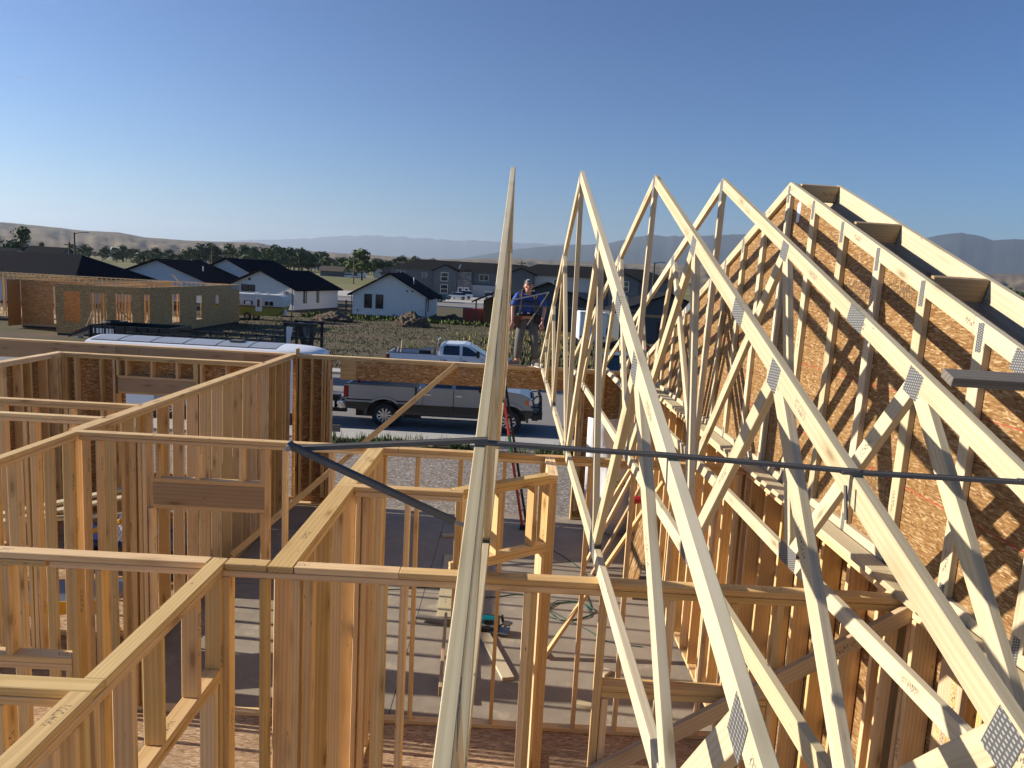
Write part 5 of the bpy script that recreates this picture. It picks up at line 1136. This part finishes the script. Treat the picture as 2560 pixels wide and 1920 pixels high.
# ---------------------------------------------------------------- the man on the far wall
simple('skin', (.50, .25, .17), .5, 0, .12, 30); simple('shirt_blue', (.012, .055, .30), .75, 0, .2, 12); simple('trouser_grey', (.105, .10, .095), .85, 0, .3, 9); simple('strap', (.018, .018, .02), .7); simple('shoe_grey', (.20, .19, .18), .7); simple('shoe_sole', (.6, .58, .55), .7); simple('cap_grey', (.33, .33, .33), .8); simple('hair', (.10, .09, .08), .8); simple('lip', (.30, .10, .08), .5); simple('eye', (.03, .025, .02), .3)
def skin(name, chains, mat, parent, sub=2, root=0, extra=None, keep=False):
    """chains: list of [(point, radius)...]; points with equal coordinates are shared"""
    bm = bmesh.new(); lay = bm.verts.layers.skin.verify(); idx = {}
    def V(p, r):
        k = tuple(round(x, 4) for x in p)
        if k not in idx:
            v = bm.verts.new(p); rr = r if isinstance(r, tuple) else (r, r); v[lay].radius = rr; v[lay].use_root = len(idx) == 0; idx[k] = v
        return idx[k]
    for ch in chains:
        for (p, r), (q, s) in zip(ch, ch[1:]):
            a_, b_ = V(p, r), V(q, s)
            if not bm.edges.get((a_, b_)): bm.edges.new((a_, b_))
    me = bpy.data.meshes.new(name); bm.to_mesh(me); bm.free(); o = bpy.data.objects.new(name, me); C.objects.link(o)
    m_ = o.modifiers.new('skin', 'SKIN'); m_.use_smooth_shade = True; m_.branch_smoothing = .6
    s_ = o.modifiers.new('sub', 'SUBSURF'); s_.levels = sub; s_.render_levels = sub
    dg = bpy.context.evaluated_depsgraph_get(); ev = bpy.data.meshes.new_from_object(o.evaluated_get(dg)); bpy.data.objects.remove(o)
    ev.materials.clear()
    for x in (mat if isinstance(mat, list) else [mat]): ev.materials.append(MATS[x])
    if extra:
        bm = bmesh.new(); bm.from_mesh(ev)
        for mb in extra:
            vs = [bm.verts.new(v) for v in mb.v]
            for f_, mi in zip(mb.f, mb.m):
                try: fc = bm.faces.new([vs[i] for i in f_]); fc.material_index = mi; fc.smooth = True
                except ValueError: pass
        bm.to_mesh(ev); bm.free()
    o = bpy.data.objects.new(name, ev); C.objects.link(o); o.parent = parent; return o
man = thing('person', 'man in blue shirt, cap and harness stooping on top of the garage front wall', 'person', (.27, 14.07, 0))
v = lambda x, y, z: (x-.27, y-14.07, z)
pel, wst, chst, nk, hd = v(.27, 14.17, .90), v(.27, 14.12, 1.02), v(.27, 14.03, 1.22), v(.262, 13.94, 1.37), v(.257, 13.84, 1.475)
shR, elR, wrR = v(.085, 13.99, 1.325), v(-.005, 14.02, 1.09), v(-.005, 13.93, .865); shL, elL, wrL = v(.455, 13.99, 1.325), v(.585, 14.0, 1.10), v(.545, 13.91, .865)
hpR, knR, anR, toR = v(.18, 14.16, .84), v(.135, 14.05, .47), v(.12, 14.12, .09), v(-.04, 14.01, .035); hpL, knL, anL, toL = v(.37, 14.16, .84), v(.43, 14.03, .47), v(.46, 14.11, .09), v(.53, 13.93, .035)
def hand(w_, sx, dirz):
    """palm and five separate fingers hanging from the wrist"""
    w_ = Vector(w_); ch = []
    palm = w_+Vector((.004*sx, -.018, -.055)); k = w_+Vector((.004*sx, -.03, -.095)); ch.append([(tuple(w_), .026), (tuple(palm), (.034, .02)), (tuple(k), (.032, .016))])
    for i, (dx, L_) in enumerate(((-.027, .068), (-.009, .078), (.009, .073), (.026, .056))):
        a_ = k+Vector((dx*sx, -.002, -.004)); b_ = a_+Vector((dx*.15*sx, -.006, -L_*.5)); c_ = b_+Vector((0, .006, -L_*.5)); ch.append([(tuple(k), (.032, .016)), (tuple(a_), .0095), (tuple(b_), .0088), (tuple(c_), .007)])
    a_ = palm+Vector((-.032*sx, -.008, -.006)); b_ = a_+Vector((-.018*sx, -.008, -.03)); c_ = b_+Vector((-.003*sx, 0, -.026)); ch.append([(tuple(palm), (.034, .02)), (tuple(a_), .012), (tuple(b_), .0105), (tuple(c_), .0085)])
    return ch
hm_ = MB(); H0 = Vector(hd); hm_.ell(H0+Vector((0, .012, .022)), (.074, .092, .105), 20, 14); hm_.ell(H0+Vector((0, -.028, -.05)), (.052, .055, .058), 16, 10)
hm_.ell(H0+Vector((0, -.093, -.008)), (.013, .020, .024), 10, 8, Matrix.Rotation(.3, 3, 'X'))
for sx in (-1, 1): hm_.ell(H0+Vector((.076*sx, .015, .0)), (.011, .02, .032), 8, 8); hm_.ell(H0+Vector((.045*sx, -.06, -.01)), (.02, .02, .018), 8, 6)
hm_.cur = 1
for sx in (-1, 1): hm_.ell(H0+Vector((.029*sx, -.079, .020)), (.011, .008, .006), 8, 6); hm_.ell(H0+Vector((.030*sx, -.080, .037)), (.018, .008, .0045), 8, 6)
hm_.cur = 2; hm_.ell(H0+Vector((0, -.082, -.048)), (.022, .008, .006), 8, 6)
hm_.cur = 3; hm_.ell(H0+Vector((0, .035, .0)), (.078, .078, .07), 14, 10)
ch = [[(pel, (.15, .10)), (wst, (.145, .10)), (chst, (.165, .11)), (nk, (.06, .055)), (hd, (.062, .06))],
      [(chst, (.165, .11)), (shR, .062), (elR, .043), (wrR, .028)], [(chst, (.165, .11)), (shL, .062), (elL, .043), (wrL, .028)],
      [(pel, (.15, .10)), (hpR, .085), (knR, .058), (anR, .042), (toR, (.03, .02))], [(pel, (.15, .10)), (hpL, .085), (knL, .058), (anL, .042), (toL, (.03, .02))]]
def rew(ch_, w_):  # wrists share the chain radius
    return ch_
skin('body', ch+hand(wrR, -1, 0)+hand(wrL, 1, 0), ['skin', 'eye', 'lip', 'hair'], man, 2, extra=[hm_])
mid = lambda a_, b_, t: tuple(Vector(a_).lerp(Vector(b_), t))
skin('shirt', [[(mid(pel, wst, .55), (.176, .130)), (wst, (.176, .13)), (chst, (.196, .142)), (mid(chst, nk, .75), (.10, .075)), (mid(chst, nk, .95), (.075, .066))], [(chst, (.196, .142)), (shR, .092), (mid(shR, elR, .75), .074), (mid(shR, elR, .93), .068)], [(chst, (.196, .142)), (shL, .092), (mid(shL, elL, .75), .074), (mid(shL, elL, .93), .068)]], 'shirt_blue', man, 2)
skin('trousers', [[(mid(pel, wst, .6), (.160, .115)), (pel, (.168, .122)), (hpR, .105), (knR, .081), (mid(knR, anR, .6), .078), (mid(knR, anR, .93), .072)], [(pel, (.168, .122)), (hpL, .105), (knL, .081), (mid(knL, anL, .6), .078), (mid(knL, anL, .93), .072)]], 'trouser_grey', man, 2)
for nm, an, to in (('shoe', anR, toR), ('shoe', anL, toL)):
    an = Vector(an); to = Vector(to); d = (to-an); d.z = 0; d.normalize(); hl = an-d*.045
    skin(nm, [[(tuple(an+Vector((0, 0, .0))), .05), ((hl.x, hl.y, .045), (.045, .042)), (tuple(an+d*.07+Vector((0, 0, -.04))), (.05, .042)), (tuple(to+Vector((0, 0, .012))), (.046, .034)), (tuple(to+d*.05+Vector((0, 0, .004))), (.036, .026))]], 'shoe_grey', man, 2)
    p = [hl+d*(-.03), to+d*.10]; side = Vector((-d.y, d.x, 0))*.048
    MB().add([tuple(Vector((q.x, q.y, z))+side*s) for z in (.001, .022) for q in p for s in (-1, 1)], [(0, 1, 3, 2), (4, 6, 7, 5), (0, 4, 5, 1), (2, 3, 7, 6), (0, 2, 6, 4), (1, 5, 7, 3)]).build('shoe_sole', 'shoe_sole', man, bevel=.008)
cp = MB(); H1 = H0+Vector((0, .008, .062)); cvs = []; cfs = []; ns = 20
for j in range(7):
    t = math.pi/2*j/6
    for i in range(ns): a_ = 2*math.pi*i/ns; cvs.append(tuple(H1+Vector((.084*math.cos(t)*math.cos(a_), .10*math.cos(t)*math.sin(a_), .078*math.sin(t)))))
cfs = [(j*ns+i, j*ns+(i+1) % ns, (j+1)*ns+(i+1) % ns, (j+1)*ns+i) for j in range(6) for i in range(ns)]
cp.add(cvs, cfs); cap = cp.build('cap', 'strap', man, smooth=True)
fp = MB()
for j in range(5):
    t = math.pi/2*(.02+.72*j/4)
    for i in range(9): a_ = -math.pi/2+(-.75+1.5*i/8); fp.v.append(tuple(H1+Vector((.087*math.cos(t)*math.cos(a_), .103*math.cos(t)*math.sin(a_), .080*math.sin(t)))))
fp.f = [(j*9+i, j*9+i+1, (j+1)*9+i+1, (j+1)*9+i) for j in range(4) for i in range(8)]; fp.m = [0]*len(fp.f); fp.build('cap_front', 'cap_grey', cap, smooth=True, fixn=False)
MB().box((H1.x-.035, H1.y-.108, H1.z+.022), (H1.x+.035, H1.y-.098, H1.z+.052)).build('cap_patch', 'strap', cap)
MB().add([tuple(H1+Vector((x*.075, -.085-.075*(1-x*x)*k, -.0+.008*(1-k)-.008*k))) for k in (0, 1) for x in (-1, -.6, -.2, .2, .6, 1)], [(i, i+1, i+7, i+6) for i in range(5)]).build('cap_brim', 'strap', cap, smooth=True)
hs2 = MB(); fr = lambda x, z, yy: v(x, yy, z)
for sx, sh in ((-1, shR), (1, shL)):
    x = .27+sx*.115; hs2.tube([v(x, 13.985+.08, 1.39), v(x, 13.90, 1.385), v(x-.0, 13.86, 1.26), v(x+sx*.01, 13.915, 1.06), v(x+sx*.03, 13.975, .95)], .021, 6)
hs2.tube([v(.15, 13.872, 1.20), v(.39, 13.872, 1.20)], .016, 6); hs2.tube([v(.15, 14.07, 1.40), v(.27, 14.14, 1.36), v(.39, 14.07, 1.40)], .025, 6); hs2.build('harness', 'strap', man)
bl = MB()
bpts = [v(.27+.175*math.cos(a_*.3927), 14.12+.135*math.sin(a_*.3927), .955) for a_ in range(17)]
bl.tube(bpts, .026, 6, False); bl.build('tool_belt', 'strap', man)
MB().box(v(.03, 14.0, .72), v(.13, 14.16, .93)).build('tool_pouch', 'leather', man, bevel=.02); MB().box(v(.41, 13.97, .80), v(.53, 14.14, .97)).build('tool_pouch', 'strap', man, bevel=.02)
MB().box(v(.26, 13.955, .985), v(.31, 13.965, 1.0)).build('buckle', 'chrome', man)
# second spacer brace near the man
b2 = thing('truss_brace', 'thin grey folding brace held across the trusses in front of the man', 'metal brace', (.3, 13.6, 1.2))
channel(b2, (-.08, 13.45, 1.215), (.62, 13.45, 1.40), .03, .02, 'galv'); channel(b2, (.62, 13.42, 1.40), (.27, 13.42, .80), .03, .02, 'brace_steel'); channel(b2, (-.3, 13.5, 1.13), (2.35, 13.5, 1.155), .022, .012, 'brace_steel')
# ---------------------------------------------------------------- things on the site
simple('ladder_red', (.42, .035, .02), .45, 0, .1); simple('ladder_green', (.015, .12, .045), .5); simple('cord_green', (.01, .075, .05), .5); simple('yellow', (.62, .33, .02), .4, 0, .1); simple('saw_teal', (.0, .16, .20), .35); simple('blue_plastic', (.008, .035, .14), .4); simple('red_plastic', (.35, .01, .02), .4); simple('cardboard', (.62, .58, .52), .8); simple('ink', (.02, .02, .025), .6)
ld = thing('ladder', 'red and green fibreglass ladder leaning against the garage front header', 'ladder', (.43, 13.3, -2.9))
def LP(t, dx=0): return Vector((.43-.53*t+dx, 13.28+.68*t, -2.9+2.55*t))-Vector(ld.location)
for dx in (0, .05):
    beam(None, 'x', (0, 0, 0), (1, 0, 0), .01, .01, (0, 1, 0)) if False else None
rl = MB(); rl.tube([LP(-.0, -.04), LP(.50, -.04)], .028, 6); rl.cur = 1; rl.tube([LP(.5, -.04), LP(.64, -.04)], .032, 6); rl.cur = 0; rl.tube([LP(.64, -.04), LP(1.0, -.04)], .028, 6); rl.build('rail', ['ladder_red', 'ladder_green'], ld)
rl = MB(); rl.tube([LP(0, .03)+Vector((0, .40, 0)), LP(1, .03)+Vector((0, .05, 0))], .026, 6); rl.build('rail', 'black', ld)
for i in range(1, 9): MB().tube([LP(i/9, -.04), LP(i/9, .03)+Vector((0, .40-.35*i/9, 0))], .012, 5).build('rung', 'galv', ld)
MB().box(tuple(LP(0, -.1)+Vector((0, -.05, 0))), tuple(LP(0, .02)+Vector((0, .06, .08)))).build('ladder_foot', 'black', ld)
def plank_on(label, p0, p1, w=.14, t=PT, wd=None, mat='spruce', z=0):
    o = thing('loose_board', label, 'lumber', tuple((Vector(p0)+Vector(p1))/2), None); d = Vector(p1)-Vector(p0)
    beam(o, 'plank', p0, p1, w, t, wd or (-d.y, d.x, 0), mat); return o
sz = -2.9+PT/2+.001
plank_on('long pale board lying on the garage slab, pointing at the viewer', (-.80, 11.75, sz), (-.70, 9.5, sz), .19)
plank_on('darker board end standing on the slab behind the edge-on truss', (-.66, 9.35, sz+.1), (-.56, 7.55, sz+.1), .10, .038, (0, 0, 1), 'plank')
plank_on('pale board lying diagonally under the power saw on the slab', (-.22, 9.35, sz), (.17, 8.05, sz), .14)
plank_on('short grey board end lying across the slab left of the saw', (-1.05, 9.42, sz+.04), (-.45, 9.30, sz+.04), .085, PT, None, 'weathered')
sw = thing('power_saw', 'teal and black worm-drive saw resting on the slab', 'saw', (-.02, 9.2, -2.86), None, (0, 0, -.1))
MB().tube([(-.20, 0, .13), (.02, 0, .12)], [.055, .06], 12).tube([(-.2, 0, .13), (-.26, .02, .12)], [.05, .035], 10).build('motor', 'saw_teal', sw); MB().tube([(-.24, -.05, .05), (-.1, -.08, .03), (.05, -.06, .05)], .022, 8).box((-.2, -.1, .0), (-.05, -.02, .05)).build('handle', 'black', sw)
MB().tube([(.03, -.03, .11), (.06, -.03, .11)], [.09, .09], 18).tube([(.04, .02, .17), (.09, .0, .20), (.11, -.02, .12)], .02, 8).build('blade_guard', 'black', sw); MB().box((-.02, -.12, .0), (.20, .09, .012)).tube([(.12, -.02, .1), (.2, 0, .11)], [.045, .03], 10).tube([(.2, 0, .11), (.23, 0, .11)], .02, 8).build('base_plate', 'galv', sw, bevel=.004)
MB().box((-.16, .035, .10), (.0, .06, .17)).box((-.12, -.07, .09), (-.02, -.05, .15)).tube([(.05, .06, .02), (.14, .05, .09), (.2, .04, .05)], .012, 6).build('saw_trim', 'black', sw)
rc = random.Random(4)
def cord(label, pts, r=.006):
    P_ = [Vector(p) for p in pts]; out = []
    for i in range(len(P_)-1):
        p0, p1, p2, p3 = P_[max(0, i-1)], P_[i], P_[i+1], P_[min(len(P_)-1, i+2)]
        for k in range(8):
            t = k/8; out.append(.5*((2*p1)+(-p0+p2)*t+(2*p0-5*p1+4*p2-p3)*t*t+(-p0+3*p1-3*p2+p3)*t**3))
    o = MB().tube(out, r, 6).build('extension_cord', 'cord_green'); tag(o, label, 'extension cord'); return o
zc_ = -2.893
lp = [(1.0+.32*math.cos(a_*.9)+.05*math.sin(a_*2.1), 9.95+.30*math.sin(a_*.9+.2)+.04*math.cos(a_*3), zc_+.004*(a_ % 3)) for a_ in range(18)]
cord('green extension cord looped on the slab in the middle of the garage', [(.45, 13.15, zc_), (.62, 12.6, zc_), (1.0, 12.1, zc_), (1.35, 11.3, zc_), (1.3, 10.6, zc_)]+lp+[(1.2, 9.4, zc_), (1.45, 9.1, zc_), (1.9, 9.0, zc_)])
cord('thin green cord trailing across the slab behind the foreground wall', [(-2.4, 10.2, zc_), (-1.5, 10.35, zc_), (-.9, 10.5, zc_), (-.2, 10.25, zc_), (.3, 10.4, zc_), (.7, 10.2, zc_)])
for i, (x, y, l, a_, lb) in enumerate(((-.35, 8.9, .22, .4, 'small square wood offcut left of the power saw'), (.55, 8.75, .30, 1.9, 'wood offcut right of the diagonal board on the slab'), (1.3, 8.3, .16, .9, 'little wood block on the slab near the bearing wall'), (-2.3, 8.3, .35, 2.4, 'wood offcut on the slab left of the wide plated wall'), (-.9, 12.7, .25, .2, 'wood offcut on the slab near the garage opening'), (1.0, 7.6, .2, 2.8, 'wood offcut beside the second wall plate, right of the corner post'))):
    o = thing('wood_offcut', lb, 'wood scrap', (x, y, -2.88), 'wood offcuts on the slab'); dx, dy = math.cos(a_)*l/2, math.sin(a_)*l/2
    beam(o, 'offcut', (x-dx, y-dy, -2.88), (x+dx, y+dy, -2.88), .089, PT, (-dy, dx, 0), 'spruce')
# house-wrap roll leaning in the garage corner
wr_ = thing('house_wrap_roll', 'white house-wrap sheet with black lettering hanging by the right end of the garage opening', 'house wrap', (1.8, 13.4, -2.9))
wv = []; wf = []
for i in range(13):
    for j in range(9):
        u = i/12; z = j/8*2.1; wv.append((-.35+u*1.0+.05*(1-j/8), -.10+.10*math.sin(u*9+j*.3)*(.35 if u > .5 else 1)+.15*(1-j/8)*(u < .4), z+.02))
for i in range(12):
    for j in range(8): wf.append((i*9+j, (i+1)*9+j, (i+1)*9+j+1, i*9+j+1))
w0 = mk('wrap_sheet', wv, wf, 'white_wrap', wr_, True)
sd = w0.modifiers.new('s', 'SOLIDIFY'); sd.thickness = .004
def text(s, size, mat, parent, loc, rot=(R(90), 0, 0), nm='lettering', ext=.001):
    cu = bpy.data.curves.new(nm, 'FONT'); cu.body = s; cu.size = size; cu.extrude = ext; o = bpy.data.objects.new(nm, cu); C.objects.link(o)
    dg = bpy.context.evaluated_depsgraph_get(); me = bpy.data.meshes.new_from_object(o.evaluated_get(dg)); bpy.data.objects.remove(o); me.materials.clear(); me.materials.append(MATS[mat])
    o = bpy.data.objects.new(nm, me); C.objects.link(o); o.parent = parent; o.location = loc; o.rotation_euler = rot; return o
text('A', .34, 'ink', wr_, (.20, -.17, 1.30)); text('CO', .16, 'ink', wr_, (.14, -.17, .90))
# tools and scraps behind the right-hand trusses
os_ = thing('panel_offcut', 'sheathing offcut leaning against the bearing wall in the garage', 'panel', (2.05, 10.6, -2.9))
beam(os_, 'panel', (1.95, 10.9, -2.9), (2.22, 10.9, -1.7), .9, .012, (0, 1, 0), 'osb')
plank_on('first of several short studs leaning in the garage corner', (1.35, 11.6, -2.9), (2.2, 12.2, -1.3), .089, PT, (0, 1, 0), 'fir'); plank_on('second short stud leaning beside the offcut panel', (1.45, 11.3, -2.9), (2.2, 11.7, -1.5), .089, PT, (0, 1, 0), 'plank')
ng = thing('nail_gun', 'dark red nail gun hanging by the bearing wall', 'tool', (2.1, 10.9, -1.55)); MB().tube([(-.18, 0, 0), (.12, 0, .04)], .055, 10).build('gun_body', 'red_plastic', ng, bevel=.0); MB().tube([(.0, 0, 0), (.05, 0, -.18)], .03, 8).build('handle', 'black', ng)
# left rooms: work platform, lumber on it, box, bins
yp = thing('work_platform', 'yellow folding work platform with a grey top standing in the left room', 'work platform', (-5.15, 8.0, FL))
MB().box((-.9, -.3, .62), (.9, .3, .66)).build('platform_top', 'galv', yp); MB().box((-.92, -.335, .52), (.92, -.301, .665)).box((-.92, .301, .52), (.92, .335, .665)).build('side_rail', 'yellow', yp, bevel=.008)
for sx in (-.75, .75): MB().tube([(sx, -.3, .55), (sx, -.32, .06), (sx+.03, -.30, .02), (sx+.03, .30, .02), (sx, .32, .06), (sx, .3, .55)], .022, 8).build('leg_loop', 'yellow', yp)
tx = MB()
for i in range(12): tx.box((-.75+i*.06, -.338, .575), (-.71+i*.06, -.3355, .575+(.03, .045, .04)[i % 3]))
tx.build('lettering', 'ink', yp); yp.rotation_euler = (0, 0, .25)
for i, (p0, p1) in enumerate((((-7.6, 9.4, -2.05), (-5.1, 11.5, -1.75)), ((-7.4, 9.2, -2.05), (-4.9, 11.3, -1.8)), ((-7.9, 9.7, -2.1), (-4.6, 10.9, -2.05)))): plank_on(('topmost', 'second', 'lowest')[i]+' long board stacked on supports in the far left room', p0, p1, .14, PT, None, 'spruce')
tb_ = thing('site_table', 'blue and yellow tool stand with trim pieces in the far left room', 'tool stand', (-5.6, 10.6, FL))
MB().box((-.5, -.4, .35), (.7, .4, .42)).box((-.5, -.4, .0), (-.42, .4, .35)).box((.62, -.4, 0), (.7, .4, .35)).build('shelf', 'blue_plastic', tb_, bevel=.01); MB().tube([(-.6, -.45, .1), (-.3, -.45, .5), (.3, -.45, .75)], .04, 6).build('arm', 'yellow', tb_)
for i in range(5): beam(tb_, 'trim_strip', Vector(tb_.location)+Vector((.05+i*.05, -.35, .42)), Vector(tb_.location)+Vector((.25+i*.05, .1, 1.0)), .04, .015, (1, 0, 0), 'white_wrap', 0)
bn = thing('storage_bin', 'blue storage bin beside the long left wall', 'bin', (-4.7, 10.3, FL)); MB().box((-.25, -.35, 0), (.25, .35, .4)).build('bin_body', 'blue_plastic', bn, bevel=.02); MB().box((-.27, -.37, .4), (.27, .37, .44)).build('lid', 'black', bn, bevel=.01)
cb = thing('cardboard_box', 'opened white cardboard box on the floor at the lower left', 'box', (-3.75, 5.55, FL)); MB().box((-.22, -.18, 0), (.22, -.172, .26)).box((-.22, .172, 0), (.22, .18, .26)).box((-.22, -.172, 0), (-.212, .172, .26)).box((.212, -.172, 0), (.22, .172, .26)).box((-.21, -.17, 0), (.21, .17, .01)).build('box_body', 'cardboard', cb)
MB().add([(-.22, .18, .26), (.22, .18, .26), (.22, .36, .32), (-.22, .36, .32)], [(0, 1, 2, 3)]).add([(-.22, -.18, .26), (.22, -.18, .26), (.22, -.30, .18), (-.22, -.30, .18)], [(0, 1, 2, 3)]).build('flap', 'cardboard', cb)
bc_ = MB()
for i in range(9): bc_.box((-.05+i*.014, -.1835, .10), (-.05+i*.014+(.004, .008)[i % 2], -.1805, .17))
bc_.build('barcode', 'ink', cb)
# scrap lumber, stake board and weeds by the pavement
for i, (p0, p1, mt, lb) in enumerate((((-2.75, 21.0, -3.12), (-1.95, 21.1, -3.12), 'spruce', 'bright yellow offcut on the scrap lumber pile beside the pavement'), ((-2.9, 20.8, -3.22), (-1.6, 20.95, -3.2), 'fir', 'brown board under the bright offcut beside the pavement'), ((-1.9, 21.15, -3.12), (-.3, 21.3, -3.1), 'weathered', 'long grey plank on the scrap lumber pile beside the pavement'), ((-2.1, 20.8, -3.15), (-1.2, 21.25, -3.05), 'plank', 'orange-brown plank lying askew on the scrap pile'))): plank_on(lb, p0, p1, .19, .04, None, mt)
sg = thing('stake_board', 'small grey board nailed to two stakes beside the left garage jamb', 'stake board', (-5.05, 21.0, -3.35)); MB().box((-.35, -.01, .38), (.35, .02, .58)).build('board', 'weathered', sg); MB().box((-.2, .02, 0), (-.17, .05, .6)).build('stake', 'black', sg); MB().box((.15, .02, -.2), (.18, .05, .6)).build('stake', 'black', sg)
# weeds: countless small blades as single objects
def weeds(name, n, area, hmin, hmax, mat, label, seed, w=.02, bush=1):
    r = random.Random(seed); vs = []; fs = []
    for i in range(n):
        x, y = area(r); z = ground_z(x, y)-.01
        for k in range(bush):
            h = r.uniform(hmin, hmax); a_ = r.uniform(0, 6.28); lx = math.cos(a_)*h*.35*r.random(); ly = math.sin(a_)*h*.35*r.random(); ww = w*r.uniform(.6, 1.4); ca, sa = math.cos(a_+1.57)*ww, math.sin(a_+1.57)*ww; x_, y_ = x+r.uniform(-.06, .06)*bush, y+r.uniform(-.06, .06)*bush; j = len(vs)
            vs += [(x_-ca, y_-sa, z), (x_+ca, y_+sa, z), (x_+lx*.5+ca*1.2, y_+ly*.5+sa*1.2, z+h*.55), (x_+lx, y_+ly, z+h), (x_+lx*.5-ca*1.2, y_+ly*.5-sa*1.2, z+h*.55)]; fs.append((j, j+1, j+2, j+3, j+4))
    o = mk(name, vs, fs, mat); tag(o, kind='stuff'); return o
simple('field_green', (.05, .058, .02), .8, 0, .4, 2); simple('field_dry', (.14, .12, .07), .85, 0, .4, 2); simple('flower_yellow', (.55, .42, .05), .7)
def patchy(r):
    for _ in range(50):
        x = r.uniform(-5.8, 6); y = 20.4+r.random()**.8*1.55; n = mn.noise(Vector((x*.9, y*1.3, 4)))
        if n > (-.12 if x < -1.2 else .22): return x, y
    return x, y
weeds('weeds', 2300, patchy, .03, .13, 'field_green', '', 1, .008, 4); weeds('weeds', 160, patchy, .15, .38, 'leaves_green', '', 12, .01, 3); weeds('dry_grass', 900, patchy, .04, .14, 'field_dry', '', 13, .008, 3)
weeds('grass', 5000, lambda r: (lambda y: (r.uniform(-.50*y, .22*y), y))(r.uniform(40, 80)), .04, .15, 'field_green', '', 2, .03, 2)
weeds('dry_grass', 12000, lambda r: (lambda y: (r.uniform(-.50*y, .22*y), y))(r.uniform(39, 82)), .04, .16, 'field_dry', '', 3, .02, 2)
weeds('weeds', 800, lambda r: (lambda y: (r.gauss(.03*y, .05*y), y))(r.uniform(40, 64)), .12, .4, 'field_green', '', 5, .04, 2)
weeds('wild_flowers', 600, lambda r: (lambda y: (r.gauss(.02*y, .05*y), y))(r.uniform(42, 72)), .2, .4, 'flower_yellow', '', 6, .015, 1)
weeds('weeds', 450, lambda r: (r.uniform(-22, -2), r.uniform(78, 83.4)), .12, .5, 'leaves_green', '', 7, .08, 3)
def fence(x0, x1, y, label):
    Fn = thing('post_rail_fence', label, 'fence', ((x0+x1)/2, y, -3.7)); 
    for i in range(int((x1-x0)/2.2)+1): MB().box((x0+i*2.2-.08, y-.08, -3.7), (x0+i*2.2+.08, y+.08, -2.5)).build('post', 'leather', Fn, loc=tuple(-Vector(Fn.location)))
    for z in (-2.8, -3.15, -3.5): MB().box((x0, y-.03, z), (x1, y+.03, z+.08)).build('rail', 'plank', Fn, loc=tuple(-Vector(Fn.location)))
fence(-23.5, -18.5, 97, 'low brown rail fence in the gap between the two white houses')
ub = thing('utility_box', 'small dark green utility box beside the left dirt pile', 'utility box', (-18.6, 78, -3.7)); MB().box((-.35, -.3, 0), (.35, .3, .75)).build('cabinet', 'siding_grey', ub, bevel=.05); MB().box((-.12, -.31, .3), (.12, -.301, .55)).build('sticker', 'trim_white', ub)
# two wisps of cloud, far beyond the haze
def cloud(az, el, D, L_, label, seed):
    r = random.Random(seed); c = az2v(az, el, D); mb = MB()
    for i in range(16): u = r.uniform(-1, 1); mb.ell((u*L_, r.uniform(-.2, .2)*L_, r.uniform(-.12, .12)*L_*(1-abs(u))+u*L_*.05), (L_*r.uniform(.12, .35)*(1.1-abs(u)), L_*.2, L_*.05), 10, 6)
    o = mb.build('cloud', 'cloud', smooth=True, loc=tuple(c)); tag(o, label, 'cloud')
t = NT('cloud'); t.b.inputs['Alpha'].default_value = .16; t.out((.8, .82, .86), 1); t.m.blend_method = 'BLEND' if hasattr(t.m, 'blend_method') else None
cloud(-32.3, 10.3, 60000, 480, 'wisp of white cloud high at the far left of the sky', 1); cloud(-8.6, 12.93, 60000, 300, 'tiny wisp of cloud high above the white gabled house', 2)
